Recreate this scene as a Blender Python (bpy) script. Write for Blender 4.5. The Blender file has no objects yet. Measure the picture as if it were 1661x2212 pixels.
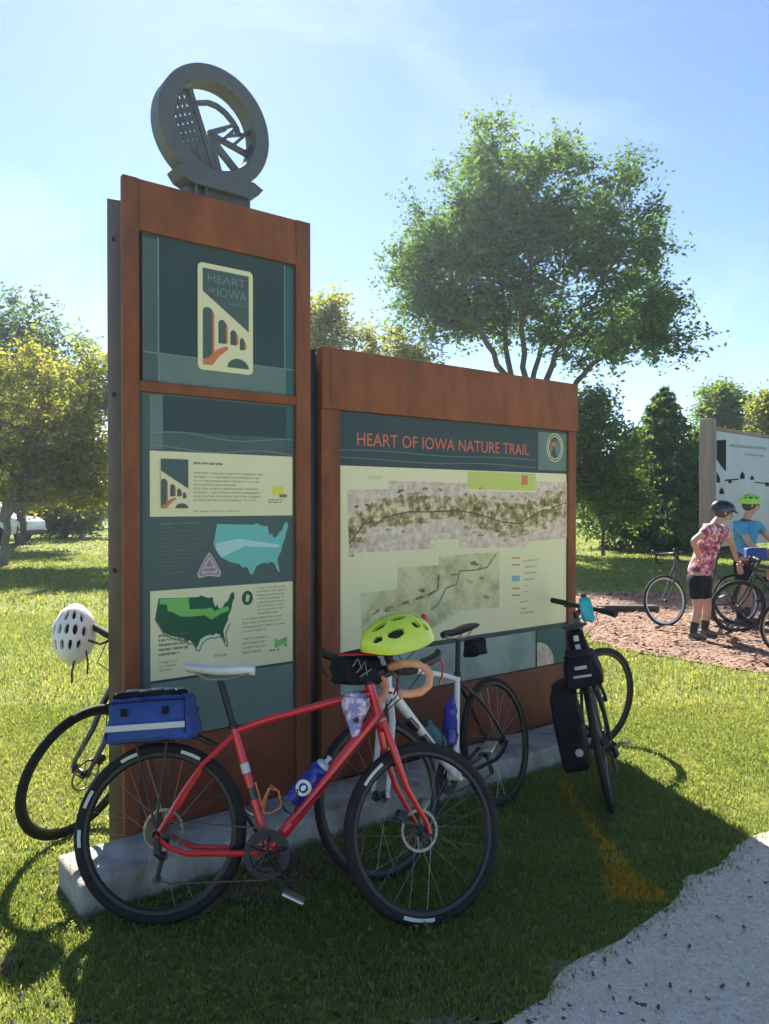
import bpy, bmesh, math, random
import numpy as np
from mathutils import Vector, Matrix, noise as mnoise

R = math.radians
scene = bpy.context.scene
COL = scene.collection
rng = np.random.default_rng(7)
random.seed(7)

# ------------------------------------------------------------------ camera
EYE = 1.6
cam_d = bpy.data.cameras.new('camera')
cam_d.sensor_fit = 'HORIZONTAL'; cam_d.sensor_width = 36.0
cam_d.lens = 36.0 * 1640 / 1661
cam_d.clip_start = 0.05; cam_d.clip_end = 3000
cam = bpy.data.objects.new('camera', cam_d); COL.objects.link(cam)
cam.location = (0, 0, EYE); cam.rotation_euler = (R(90 - 0.56), 0, 0)
scene.camera = cam

# ------------------------------------------------------------------ sky and sun
SUN_EL, SUN_AZ = 41.0, -15.0           # azimuth from +Y, negative = to the left
w = bpy.data.worlds.new('World'); scene.world = w; w.use_nodes = True
nt = w.node_tree; nt.nodes.clear()
out = nt.nodes.new('ShaderNodeOutputWorld'); bg = nt.nodes.new('ShaderNodeBackground')
sky = nt.nodes.new('ShaderNodeTexSky'); sky.sky_type = 'NISHITA'; sky.sun_disc = False
sky.sun_elevation = R(SUN_EL); sky.sun_rotation = R(SUN_AZ)
sky.air_density = 0.82; sky.dust_density = 0.12; sky.ozone_density = 3.0; sky.altitude = 200
bg.inputs['Strength'].default_value = 0.053
# thin high cirrus, streaked
tc = nt.nodes.new('ShaderNodeTexCoord'); mp = nt.nodes.new('ShaderNodeMapping')
mp.inputs['Rotation'].default_value = (0.9, 0.4, 1.9); mp.inputs['Scale'].default_value = (1.0, 5.5, 3.2)
nz = nt.nodes.new('ShaderNodeTexNoise'); nz.inputs['Scale'].default_value = 1.7; nz.inputs['Detail'].default_value = 7
nz.inputs['Roughness'].default_value = 0.55; nz.inputs['Distortion'].default_value = 0.6
cr = nt.nodes.new('ShaderNodeValToRGB')
cr.color_ramp.elements[0].position = 0.50; cr.color_ramp.elements[0].color = (0, 0, 0, 1)
cr.color_ramp.elements[1].position = 0.95; cr.color_ramp.elements[1].color = (0.30, 0.30, 0.30, 1)
mx = nt.nodes.new('ShaderNodeMix'); mx.data_type = 'RGBA'
mx.inputs['B'].default_value = (8.0, 8.3, 8.6, 1)
L = nt.links.new
L(tc.outputs['Generated'], mp.inputs['Vector']); L(mp.outputs[0], nz.inputs['Vector']); L(nz.outputs['Fac'], cr.inputs[0])
L(cr.outputs[0], mx.inputs['Factor']); L(sky.outputs[0], mx.inputs['A']); L(mx.outputs['Result'], bg.inputs['Color'])
L(bg.outputs[0], out.inputs['Surface'])

sd = bpy.data.lights.new('sun', 'SUN'); sd.energy = 4.3; sd.angle = R(0.53); sd.color = (1.0, 0.94, 0.84)
so = bpy.data.objects.new('sun', sd); COL.objects.link(so); so.location = (-5, 12, 20)
sv = Vector((math.sin(R(SUN_AZ)) * math.cos(R(SUN_EL)), math.cos(R(SUN_AZ)) * math.cos(R(SUN_EL)), math.sin(R(SUN_EL))))
so.rotation_euler = sv.to_track_quat('Z', 'Y').to_euler()

vs = scene.view_settings
vs.view_transform = 'Standard'; vs.look = 'None'; vs.gamma = 1.0; vs.use_curve_mapping = False
vs.exposure = 1.98

# ------------------------------------------------------------------ helpers: image pixel coordinates to scene positions
F = 1640.0
def at(u, v, Y):
    return Vector(((u - 830) / F * Y, Y, EYE - (v - 1090) / F * Y))
def grd(u, v, z=0.0):
    Y = (EYE - z) * F / (v - 1090)
    return Vector(((u - 830) / F * Y, Y, z))

P0 = Vector((-1.15, 3.35, 0)); TH = R(37.5)
dv = Vector((math.cos(TH), math.sin(TH), 0)); nv = Vector((-math.sin(TH), math.cos(TH), 0))
def tz(u, v, y=0.0):
    a = (u - 830) / F; b = (1090 - v) / F
    Y = (y + P0.x * nv.x + P0.y * nv.y) / (a * nv.x + nv.y)
    rel = Vector((a * Y - P0.x, Y - P0.y, 0))
    return (rel.dot(dv), EYE + b * Y)
def zoom(x0, y0, s):
    return lambda zx, zy: ((x0 + zx / s) / 1.156, (y0 + zy / s) / 1.156)

# ------------------------------------------------------------------ materials
def mat(name, col, rough=0.6, metal=0.0, col2=None, nscale=8.0, ndet=6.0, lo=0.35, hi=0.65,
        bump=0.0, bscale=60.0, streak=None, coat=0.0, trans=0.0, spec=None, col3=None, stretch=None, emit=None):
    m = bpy.data.materials.new(name); m.use_nodes = True
    n = m.node_tree; b = n.nodes['Principled BSDF']
    b.inputs['Base Color'].default_value = (*col, 1); b.inputs['Roughness'].default_value = rough
    b.inputs['Metallic'].default_value = metal; b.inputs['Coat Weight'].default_value = coat
    b.inputs['Coat Roughness'].default_value = 0.08
    b.inputs['Specular IOR Level'].default_value = spec if spec is not None else (0.2 if name.startswith('print') else 0.5)
    b.inputs['Transmission Weight'].default_value = trans
    if col2 or bump or streak:
        t = n.nodes.new('ShaderNodeTexCoord'); vec = t.outputs['Object']
        if stretch:
            mpn = n.nodes.new('ShaderNodeMapping'); mpn.inputs['Scale'].default_value = stretch
            n.links.new(vec, mpn.inputs['Vector']); vec = mpn.outputs[0]
    if col2:
        z = n.nodes.new('ShaderNodeTexNoise'); z.inputs['Scale'].default_value = nscale; z.inputs['Detail'].default_value = ndet
        z.inputs['Roughness'].default_value = 0.62
        n.links.new(vec, z.inputs['Vector'])
        c = n.nodes.new('ShaderNodeValToRGB'); e = c.color_ramp.elements
        e[0].position = lo; e[0].color = (*col, 1); e[1].position = hi; e[1].color = (*col2, 1)
        if col3:
            k = e.new((lo + hi) / 2); k.color = (*col3, 1)
        n.links.new(z.outputs['Fac'], c.inputs[0]); n.links.new(c.outputs[0], b.inputs['Base Color'])
        if streak:      # run-off streaks: (scale vector, tint, amount)
            ms = n.nodes.new('ShaderNodeMapping'); ms.inputs['Scale'].default_value = streak[0]; n.links.new(t.outputs['Object'], ms.inputs['Vector'])
            zs = n.nodes.new('ShaderNodeTexNoise'); zs.inputs['Scale'].default_value = 1.0; zs.inputs['Detail'].default_value = 6; n.links.new(ms.outputs[0], zs.inputs['Vector'])
            rs = n.nodes.new('ShaderNodeValToRGB'); rs.color_ramp.elements[0].position = .45; rs.color_ramp.elements[0].color = (0, 0, 0, 1); rs.color_ramp.elements[1].position = .72; rs.color_ramp.elements[1].color = (streak[2],) * 3 + (1,)
            ks = n.nodes.new('ShaderNodeMix'); ks.data_type = 'RGBA'; ks.inputs['B'].default_value = (*streak[1], 1)
            n.links.new(zs.outputs['Fac'], rs.inputs[0]); n.links.new(rs.outputs[0], ks.inputs['Factor']); n.links.new(c.outputs[0], ks.inputs['A']); n.links.new(ks.outputs['Result'], b.inputs['Base Color'])
    if bump:
        z2 = n.nodes.new('ShaderNodeTexNoise'); z2.inputs['Scale'].default_value = bscale; z2.inputs['Detail'].default_value = 5
        n.links.new(vec, z2.inputs['Vector'])
        bp = n.nodes.new('ShaderNodeBump'); bp.inputs['Strength'].default_value = bump; bp.inputs['Distance'].default_value = 0.01
        n.links.new(z2.outputs['Fac'], bp.inputs['Height']); n.links.new(bp.outputs[0], b.inputs['Normal'])
    return m

def leafmat(name, dark, mid, light, transl=0.45, rough=0.8):
    m = bpy.data.materials.new(name); m.use_nodes = True
    n = m.node_tree; b = n.nodes['Principled BSDF']; o = n.nodes['Material Output']
    a = n.nodes.new('ShaderNodeAttribute'); a.attribute_name = 'tone'
    c = n.nodes.new('ShaderNodeValToRGB'); e = c.color_ramp.elements
    e[0].position = 0; e[0].color = (*dark, 1); e[1].position = 1; e[1].color = (*light, 1)
    k = e.new(0.5); k.color = (*mid, 1)
    n.links.new(a.outputs['Fac'], c.inputs[0]); n.links.new(c.outputs[0], b.inputs['Base Color'])
    b.inputs['Roughness'].default_value = rough; b.inputs['Specular IOR Level'].default_value = 0.08
    t = n.nodes.new('ShaderNodeBsdfTranslucent')
    g = n.nodes.new('ShaderNodeMix'); g.data_type = 'RGBA'; g.blend_type = 'MULTIPLY'; g.inputs['Factor'].default_value = 1
    g.inputs['B'].default_value = (1.5, 1.35, 0.55, 1)
    n.links.new(c.outputs[0], g.inputs['A']); n.links.new(g.outputs['Result'], t.inputs['Color'])
    mxs = n.nodes.new('ShaderNodeMixShader'); mxs.inputs[0].default_value = transl
    n.links.new(b.outputs[0], mxs.inputs[1]); n.links.new(t.outputs[0], mxs.inputs[2]); n.links.new(mxs.outputs[0], o.inputs['Surface'])
    return m

M = {}
M['corten'] = mat('corten', (0.125, 0.050, 0.029), 0.8, 0.1, (0.29, 0.105, 0.045), 2.6, 14, 0.30, 0.70, 0.3, 220, col3=(0.23, 0.076, 0.032), stretch=(2.2, 2.2, 0.9), streak=((9, 9, 2.2), (0.12, 0.045, 0.026), .45))
M['corten_dark'] = mat('corten_dark', (0.115, 0.035, 0.020), 0.6, 0.25, (0.21, 0.062, 0.028), 6, 8, 0.3, 0.7, 0.2, 160)
M['steel'] = mat('painted_steel', (0.060, 0.038, 0.029), 0.7, 0.1, (0.10, 0.058, 0.040), 9, 5, bump=0.08, bscale=120)
M['emblem'] = mat('emblem_steel', (0.085, 0.10, 0.115), 0.55, 0.2, (0.105, 0.122, 0.138), 30, 4, bump=0.08, bscale=200)
M['bluesteel'] = mat('blue_black_steel', (0.022, 0.028, 0.042), 0.5, 0.3, (0.035, 0.042, 0.058), 9, 5)
M['p_dark'] = mat('print_dark_slate', (0.038, 0.066, 0.074), 0.4, 0, (0.046, 0.076, 0.082), 3)
M['p_slate'] = mat('print_slate', (0.075, 0.115, 0.115), 0.4, 0, (0.085, 0.125, 0.122), 4)
M['p_line'] = mat('print_pale_line', (0.17, 0.24, 0.24), 0.4)
M['p_mid'] = mat('print_mid_green', (0.125, 0.19, 0.175), 0.4, 0, (0.15, 0.215, 0.20), 5)
M['p_teal'] = mat('print_teal_edge', (0.045, 0.13, 0.14), 0.4)
M['p_cream'] = mat('print_cream', (0.68, 0.67, 0.42), 0.35, 0, (0.72, 0.70, 0.46), 1.5)
M['p_cream2'] = mat('print_cream_pale', (0.60, 0.62, 0.38), 0.35)
M['p_text'] = mat('print_text_grey', (0.44, 0.46, 0.29), 0.4)
M['p_textdk'] = mat('print_text_dark', (0.20, 0.22, 0.16), 0.4)
M['p_textlt'] = mat('print_text_on_dark', (0.14, 0.18, 0.17), 0.4)
M['p_rust'] = mat('print_rust', (0.55, 0.20, 0.09), 0.4)
M['p_arch'] = mat('print_dark_brown', (0.10, 0.075, 0.06), 0.4)  # dark brown print of the trail line and medallion mark
M['p_orange'] = mat('print_red_orange', (0.62, 0.16, 0.10), 0.4)
M['p_aqua'] = mat('print_aqua', (0.16, 0.50, 0.46), 0.4)
M['p_aqualt'] = mat('print_aqua_text', (0.42, 0.66, 0.63), 0.4)
M['p_pink'] = mat('print_pink_grey', (0.50, 0.42, 0.43), 0.4)
M['p_pinkdk'] = mat('print_mauve', (0.25, 0.22, 0.27), 0.4)
M['p_ltgreen'] = mat('print_light_green', (0.19, 0.50, 0.12), 0.4)
M['p_dkgreen'] = mat('print_dark_green', (0.025, 0.11, 0.06), 0.4)
M['p_lime'] = mat('print_lime', (0.50, 0.58, 0.16), 0.4)
M['p_yellow'] = mat('print_yellow', (0.70, 0.66, 0.10), 0.4)
M['p_blue'] = mat('print_blue', (0.22, 0.42, 0.52), 0.4)
M['p_white'] = mat('print_white', (0.72, 0.75, 0.68), 0.4)
M['map_far'] = mat('print_aerial_pale', (0.42, 0.33, 0.27), 0.4, 0, (0.74, 0.64, 0.53), 26, 12, 0.30, 0.66)
M['map_river'] = mat('print_aerial_woods', (0.10, 0.09, 0.045), 0.4, 0, (0.68, 0.58, 0.38), 24, 12, 0.34, 0.62, col3=(0.30, 0.25, 0.12))
M['map_field'] = mat('print_aerial_field', (0.60, 0.60, 0.36), 0.4, 0, (0.30, 0.27, 0.09), 7, 9, 0.42, 0.72)
M['map_strip'] = mat('print_photo_strip', (0.17, 0.27, 0.25), 0.4, 0, (0.36, 0.44, 0.38), 3.5, 4, 0.35, 0.7)
M['concrete'] = mat('concrete', (0.22, 0.215, 0.19), 0.95, 0, (0.44, 0.43, 0.39), 5, 10, 0.28, 0.62, 0.6, 90, streak=((7, 5, 3), (0.17, 0.105, 0.06), .7))
M['gravel'] = mat('crushed_stone', (0.52, 0.45, 0.35), 0.95, 0, (0.74, 0.65, 0.52), 70, 10, 0.32, 0.7, 0.6, 150)
M['pebble'] = mat('pebble', (0.46, 0.40, 0.31), 0.9, 0, (0.76, 0.68, 0.55), 40, 2)
M['mulch'] = mat('mulch', (0.12, 0.065, 0.042), 0.95, 0, (0.31, 0.185, 0.12), 16, 9, 0.3, 0.7, 0.8, 40)
M['chip'] = mat('wood_chip', (0.14, 0.072, 0.046), 0.9, 0, (0.35, 0.21, 0.135), 2.2, 3, 0.3, 0.7)
M['litter'] = mat('litter', (0.05, 0.042, 0.04), 0.95, 0, (0.13, 0.10, 0.085), 5, 3)
M['dryleaf'] = mat('dry_leaf', (0.10, 0.05, 0.032), 0.8, 0, (0.19, 0.09, 0.055), 30, 3)
M['bark'] = mat('bark', (0.055, 0.045, 0.036), 0.95, 0, (0.13, 0.105, 0.085), 14, 8, bump=0.8, bscale=30, stretch=(1, 1, 0.25))
M['greybark'] = mat('grey_bark', (0.12, 0.105, 0.09), 0.95, 0, (0.22, 0.19, 0.16), 10, 8, bump=0.8, bscale=25, stretch=(1, 1, 0.25))
M['wood'] = mat('weathered_wood', (0.21, 0.17, 0.135), 0.85, 0, (0.32, 0.265, 0.21), 7, 8, bump=0.4, bscale=40, stretch=(1, 1, 0.08))
M['darkslab'] = mat('dark_slab', (0.022, 0.02, 0.02), 0.8, 0, (0.05, 0.045, 0.04), 8, 6)
M['board'] = mat('faded_board', (0.40, 0.46, 0.47), 0.5, 0, (0.47, 0.53, 0.54), 2, 4)
M['board_ink'] = mat('board_ink', (0.012, 0.016, 0.022), 0.8, spec=0.1)
M['board_grey'] = mat('board_grey', (0.24, 0.29, 0.31), 0.6)
M['red'] = mat('red_paint', (0.58, 0.014, 0.018), 0.28, 0, (0.64, 0.02, 0.024), 4, coat=0.6)
M['whitepaint'] = mat('white_paint', (0.72, 0.73, 0.71), 0.3, 0, (0.66, 0.67, 0.65), 12, coat=0.5)
M['blackpaint'] = mat('black_paint', (0.015, 0.016, 0.019), 0.3, coat=0.4)
M['greypaint'] = mat('grey_paint', (0.05, 0.055, 0.06), 0.35, coat=0.3)
M['orangered'] = mat('orange_red_paint', (0.58, 0.10, 0.03), 0.3, coat=0.5)
M['rubber'] = mat('tyre_rubber', (0.010, 0.0105, 0.012), 0.75, 0, (0.018, 0.019, 0.021), 40, bump=0.3, bscale=260, spec=0.3)
M['rim'] = mat('rim_black', (0.02, 0.02, 0.022), 0.4, 0.3)
M['rimsilver'] = mat('rim_silver', (0.55, 0.56, 0.57), 0.3, 0.9)
M['spoke'] = mat('spoke_steel', (0.32, 0.31, 0.30), 0.35, 0.9)
M['alloy'] = mat('alloy', (0.50, 0.50, 0.49), 0.3, 0.95)
M['disc'] = mat('brake_disc', (0.30, 0.27, 0.22), 0.4, 0.8)
M['blackplastic'] = mat('black_plastic', (0.014, 0.014, 0.016), 0.5)
M['chain'] = mat('chain_steel', (0.09, 0.08, 0.07), 0.45, 0.8)
M['orangetape'] = mat('orange_tape', (0.62, 0.26, 0.13), 0.7, 0, (0.70, 0.33, 0.18), 60, bump=0.3, bscale=200)
M['orangecage'] = mat('orange_cage', (0.62, 0.20, 0.07), 0.4)
M['blacktape'] = mat('black_tape', (0.018, 0.018, 0.02), 0.8, bump=0.2, bscale=200)
M['saddle_white'] = mat('white_saddle', (0.70, 0.71, 0.72), 0.4)
M['reflective'] = mat('reflective_tape', (0.52, 0.54, 0.54), 0.45)
M['bagblue'] = mat('blue_nylon', (0.022, 0.055, 0.24), 0.75, 0, (0.03, 0.07, 0.29), 9, bump=0.35, bscale=14)
M['bagblack'] = mat('black_nylon', (0.008, 0.008, 0.011), 0.8, 0, (0.014, 0.015, 0.02), 9, bump=0.5, bscale=14, spec=0.2)
M['baggrey'] = mat('grey_webbing', (0.40, 0.42, 0.43), 0.7)
M['bottleblue'] = mat('blue_bottle', (0.012, 0.022, 0.26), 0.3)
M['bottledeep'] = mat('violet_blue_bottle', (0.030, 0.020, 0.30), 0.3)
M['bottlecap'] = mat('bottle_cap', (0.38, 0.46, 0.55), 0.4)
M['cyan'] = mat('turquoise', (0.02, 0.46, 0.52), 0.5)
M['lime'] = mat('lime_helmet', (0.58, 0.72, 0.05), 0.3, 0, (0.52, 0.68, 0.06), 5, coat=0.4)
M['helmetgreen'] = mat('green_helmet', (0.30, 0.62, 0.08), 0.35)
M['white'] = mat('white_helmet', (0.80, 0.80, 0.76), 0.4, 0, (0.74, 0.74, 0.70), 12)
M['liner'] = mat('helmet_liner', (0.02, 0.02, 0.022), 0.9)
M['redlight'] = mat('red_lens', (0.55, 0.02, 0.04), 0.25)
M['pouch'] = mat('pouch_print', (0.17, 0.24, 0.48), 0.7, 0, (0.62, 0.60, 0.68), 26, 3, 0.42, 0.56, col3=(0.42, 0.20, 0.36))
M['skin'] = mat('skin', (0.46, 0.25, 0.17), 0.55, 0, (0.52, 0.29, 0.20), 9)
M['hair'] = mat('hair', (0.06, 0.04, 0.03), 0.7)
M['floral'] = mat('floral_jersey', (0.07, 0.05, 0.06), 0.75, 0, (0.72, 0.52, 0.55), 15, 3, 0.38, 0.60, col3=(0.50, 0.07, 0.13), bump=.7, bscale=11)
M['bluejersey'] = mat('blue_jersey', (0.035, 0.24, 0.42), 0.75, 0, (0.06, 0.32, 0.50), 6, bump=.7, bscale=11)
M['yellowhem'] = mat('yellow_cloth', (0.50, 0.52, 0.06), 0.75)
M['navy'] = mat('black_shorts', (0.007, 0.008, 0.014), 0.8, spec=0.2)
M['sock'] = mat('dark_sock', (0.02, 0.02, 0.025), 0.8)
M['shoe'] = mat('grey_shoe', (0.10, 0.09, 0.085), 0.6)
M['truck'] = mat('truck_white', (0.75, 0.76, 0.77), 0.25, coat=0.6)
M['glassdk'] = mat('dark_glass', (0.02, 0.025, 0.03), 0.05)
M['leaf_main'] = leafmat('leaf_main', (0.045, 0.105, 0.045), (0.085, 0.170, 0.062), (0.135, 0.225, 0.075), 0.6)
M['leaf_yellow'] = leafmat('leaf_yellow', (0.10, 0.145, 0.045), (0.22, 0.25, 0.075), (0.36, 0.32, 0.12), 0.65)
M['leaf_bright'] = leafmat('leaf_bright', (0.065, 0.125, 0.035), (0.12, 0.195, 0.050), (0.17, 0.25, 0.07), 0.65)
M['leaf_dark'] = leafmat('leaf_dark', (0.050, 0.100, 0.055), (0.085, 0.145, 0.072), (0.13, 0.19, 0.085), 0.6)
M['needle'] = leafmat('needle', (0.050, 0.105, 0.055), (0.095, 0.165, 0.080), (0.14, 0.22, 0.095), 0.6)
M['grass'] = leafmat('grass_blade', (0.105, 0.175, 0.052), (0.21, 0.265, 0.092), (0.36, 0.34, 0.17), 0.55, 0.8)
M['grass_paint'] = leafmat('grass_painted', (0.42, 0.25, 0.02), (0.58, 0.35, 0.03), (0.66, 0.42, 0.06), 0.25, 0.7)

# ------------------------------------------------------------------ mesh helpers
class MB:
    def __init__(s): s.V = []; s.Fc = []
    def add(s, vs_, fs):
        o = len(s.V); s.V += [tuple(v) for v in vs_]; s.Fc += [tuple(i + o for i in f) for f in fs]; return s
    def tube(s, pts, rad, seg=8, closed=False, cap=True, flat=None):
        pts = [Vector(p) for p in pts]; n = len(pts)
        if not hasattr(rad, '__len__'): rad = [rad] * n
        rings = []; prev = None
        for i, p in enumerate(pts):
            if closed: t = (pts[(i + 1) % n] - pts[i - 1])
            else: t = pts[min(i + 1, n - 1)] - pts[max(i - 1, 0)]
            t = t.normalized() if t.length > 1e-9 else Vector((0, 0, 1))
            if prev is None:
                a = Vector((0, 0, 1)) if abs(t.z) < 0.9 else Vector((1, 0, 0)); x = t.cross(a).normalized()
            else:
                x = (prev - t * prev.dot(t)); x = x.normalized() if x.length > 1e-6 else t.orthogonal().normalized()
            y = t.cross(x); prev = x
            r = rad[i]
            rings.append([p + (x * math.cos(2 * math.pi * k / seg) + y * math.sin(2 * math.pi * k / seg) * (flat or 1)) * r for k in range(seg)])
        vs_ = [v for r_ in rings for v in r_]; fs = []
        m = n if closed else n - 1
        for i in range(m):
            for k in range(seg):
                a = i * seg + k; b = i * seg + (k + 1) % seg; c = ((i + 1) % n) * seg + (k + 1) % seg; d = ((i + 1) % n) * seg + k
                fs.append((a, b, c, d))
        if cap and not closed:
            fs.append(tuple(range(seg - 1, -1, -1))); fs.append(tuple((n - 1) * seg + k for k in range(seg)))
        return s.add(vs_, fs)
    def box(s, c, size, mtx=None):
        c = Vector(c); h = [x / 2 for x in size]
        vs_ = [Vector((sx * h[0], sy * h[1], sz * h[2])) for sx in (-1, 1) for sy in (-1, 1) for sz in (-1, 1)]
        if mtx: vs_ = [mtx @ v for v in vs_]
        return s.add([v + c for v in vs_], [(0, 1, 3, 2), (4, 6, 7, 5), (0, 4, 5, 1), (2, 3, 7, 6), (0, 2, 6, 4), (1, 5, 7, 3)])
    def lathe(s, prof, seg=32, mtx=None, closed=False):
        """prof: list of (radius, height along Y); axis Y"""
        n = len(prof); vs_ = []; fs = []
        for k in range(seg):
            a = 2 * math.pi * k / seg
            for r, h in prof:
                v = Vector((r * math.cos(a), h, r * math.sin(a))); vs_.append(mtx @ v if mtx else v)
        for k in range(seg):
            for i in range(n if closed else n - 1):
                j = (i + 1) % n; k2 = (k + 1) % seg
                fs.append((k * n + i, k * n + j, k2 * n + j, k2 * n + i))
        return s.add(vs_, fs)
    def ball(s, c, r, seg=12, rings=8, mtx=None):
        c = Vector(c); r = r if hasattr(r, '__len__') else (r, r, r)
        vs_ = []; fs = []
        for i in range(rings + 1):
            p = math.pi * i / rings
            for k in range(seg):
                a = 2 * math.pi * k / seg
                v = Vector((r[0] * math.sin(p) * math.cos(a), r[1] * math.sin(p) * math.sin(a), r[2] * math.cos(p)))
                vs_.append((mtx @ v if mtx else v) + c)
        for i in range(rings):
            for k in range(seg):
                fs.append((i * seg + k, (i + 1) * seg + k, (i + 1) * seg + (k + 1) % seg, i * seg + (k + 1) % seg))
        return s.add(vs_, fs)
    def plate(s, poly, y, th):
        """poly in (x,z); front face at y, back at y+th"""
        n = len(poly)
        ar = sum(poly[i][0] * poly[(i + 1) % n][1] - poly[(i + 1) % n][0] * poly[i][1] for i in range(n))
        if ar < 0: poly = poly[::-1]
        vs_ = [(p[0], y, p[1]) for p in poly] + [(p[0], y + th, p[1]) for p in poly]
        fs = [tuple(range(n)), tuple(range(2 * n - 1, n - 1, -1))]
        fs += [(i, i + n, (i + 1) % n + n, (i + 1) % n) for i in range(n)]
        return s.add(vs_, fs)
    def data(s, name, m, smooth=True):
        me = bpy.data.meshes.new(name); me.from_pydata(s.V, [], s.Fc); me.materials.append(m)
        me.validate()
        if smooth:
            me.polygons.foreach_set('use_smooth', [True] * len(me.polygons))
            try: me.set_sharp_from_angle(angle=R(38))
            except Exception: pass
        me.update(); return me
    def build(s, name, m, parent=None, smooth=True, mtx=None, bevel=0):
        me = s.data(name, m, smooth)
        if bevel:
            bm = bmesh.new(); bm.from_mesh(me)
            bmesh.ops.bevel(bm, geom=bm.edges[:], offset=bevel, segments=2, affect='EDGES', profile=0.5)
            bm.to_mesh(me); bm.free()
            me.polygons.foreach_set('use_smooth', [True] * len(me.polygons))
            try: me.set_sharp_from_angle(angle=R(50))
            except Exception: pass
        return link(name, me, parent, mtx)
def link(name, data, parent=None, mtx=None):
    o = bpy.data.objects.new(name, data); COL.objects.link(o)
    if parent: o.parent = parent
    if mtx is not None: o.matrix_local = mtx
    return o
def tag(o, label=None, cat=None, group=None, kind=None):
    if label: o['label'] = label
    if cat: o['category'] = cat
    if group: o['group'] = group
    if kind: o['kind'] = kind
    return o
def thing(name, label, cat, mtx=None, group=None):
    o = bpy.data.objects.new(name, None); COL.objects.link(o); o.empty_display_size = 0.2
    if mtx is not None: o.matrix_world = mtx
    return tag(o, label, cat, group)
def fastmesh(name, V, nper, m, tone=None, smooth=False):
    """V: (N, nper, 3) array, one n-gon each (nper 3 or 4)"""
    N = V.shape[0]; me = bpy.data.meshes.new(name)
    me.vertices.add(N * nper); me.vertices.foreach_set('co', V.reshape(-1).astype(np.float32))
    me.loops.add(N * nper); me.loops.foreach_set('vertex_index', np.arange(N * nper, dtype=np.int32))
    me.polygons.add(N); me.polygons.foreach_set('loop_start', np.arange(0, N * nper, nper, dtype=np.int32))
    if tone is not None:
        a = me.attributes.new('tone', 'FLOAT', 'POINT'); a.data.foreach_set('value', np.repeat(tone, nper).astype(np.float32))
    me.materials.append(m); me.update(calc_edges=True); me.validate(); return me
def inpoly(x, y, poly):
    r = np.zeros(x.shape, bool); n = len(poly)
    for i in range(n):
        x1, y1 = poly[i][:2]; x2, y2 = poly[(i + 1) % n][:2]
        c = ((y1 > y) != (y2 > y)) & (x < (x2 - x1) * (y - y1) / (y2 - y1 + 1e-12) + x1); r ^= c
    return r

# ------------------------------------------------------------------ ground
path_edge = [grd(u, v) for u, v in [(1050, 2260), (1124, 2191), (1186, 2150), (1237, 2091), (1318, 2036), (1367, 2004), (1434, 1975), (1495, 1935), (1495, 1908), (1528, 1891), (1602, 1833), (1661, 1795)]]
path_poly = [(p.x, p.y) for p in path_edge] + [(2.35, 3.9), (3.6, 4.75), (6.5, 6.2), (7.4, 4.2), (4.5, 1.2), (1.5, -1.5), (-1.0, -1.5), (-.05, 1.2)]
mul_edge = [grd(u, v) for u, v in [(1195, 1300), (1240, 1350), (1275, 1385), (1330, 1402), (1420, 1420), (1540, 1438), (1661, 1462)]]
mulch_poly = [(p.x, p.y) for p in mul_edge] + [(4.4, 6.9), (6.5, 7.2), (8.5, 8.6), (9.0, 11.5), (7.0, 13.6), (4.6, 13.9), (3.2, 13.6), (2.5, 12.9)]
def smooth_poly(p, it=2):
    for _ in range(it):
        q = []
        for i in range(len(p)):
            a = p[i]; b = p[(i + 1) % len(p)]
            q += [(a[0] * .75 + b[0] * .25, a[1] * .75 + b[1] * .25), (a[0] * .25 + b[0] * .75, a[1] * .25 + b[1] * .75)]
        p = q
    return p
path_poly = smooth_poly(path_poly, 1); mulch_poly = smooth_poly(mulch_poly)
def rag(poly, amp, step=0.06, sc=3.0):
    q = []
    for i in range(len(poly)):
        a = Vector((*poly[i], 0)); b = Vector((*poly[(i + 1) % len(poly)], 0)); n = max(1, int((b - a).length / step))
        t = (b - a); nn = Vector((t.y, -t.x, 0)).normalized()
        for k in range(n):
            p = a + t * (k / n); o = mnoise.noise(p * sc) * amp + mnoise.noise(p * sc * 4) * amp * .4
            q.append((p.x + nn.x * o, p.y + nn.y * o))
    return q
path_poly = rag(path_poly, 0.05); mulch_poly = rag(mulch_poly, 0.08)

gm = bpy.data.materials.new('lawn_soil'); gm.use_nodes = True
n = gm.node_tree; b = n.nodes['Principled BSDF']; b.inputs['Roughness'].default_value = 0.95; b.inputs['Specular IOR Level'].default_value = 0.1
t = n.nodes.new('ShaderNodeTexCoord')
n1 = n.nodes.new('ShaderNodeTexNoise'); n1.inputs['Scale'].default_value = 0.55; n1.inputs['Detail'].default_value = 9; n1.inputs['Roughness'].default_value = 0.65
n2 = n.nodes.new('ShaderNodeTexNoise'); n2.inputs['Scale'].default_value = 22; n2.inputs['Detail'].default_value = 8; n2.inputs['Roughness'].default_value = 0.7
c1 = n.nodes.new('ShaderNodeValToRGB'); e = c1.color_ramp.elements
e[0].position = 0.36; e[0].color = (0.16, 0.21, 0.055, 1); e[1].position = 0.70; e[1].color = (0.29, 0.275, 0.10, 1)
c2 = n.nodes.new('ShaderNodeValToRGB'); e = c2.color_ramp.elements
e[0].position = 0.36; e[0].color = (0.42, 0.42, 0.40, 1); e[1].position = 0.66; e[1].color = (1.2, 1.15, 1.0, 1)
mm = n.nodes.new('ShaderNodeMix'); mm.data_type = 'RGBA'; mm.blend_type = 'MULTIPLY'; mm.inputs['Factor'].default_value = 1
bp = n.nodes.new('ShaderNodeBump'); bp.inputs['Strength'].default_value = 0.7; bp.inputs['Distance'].default_value = 0.03
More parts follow.
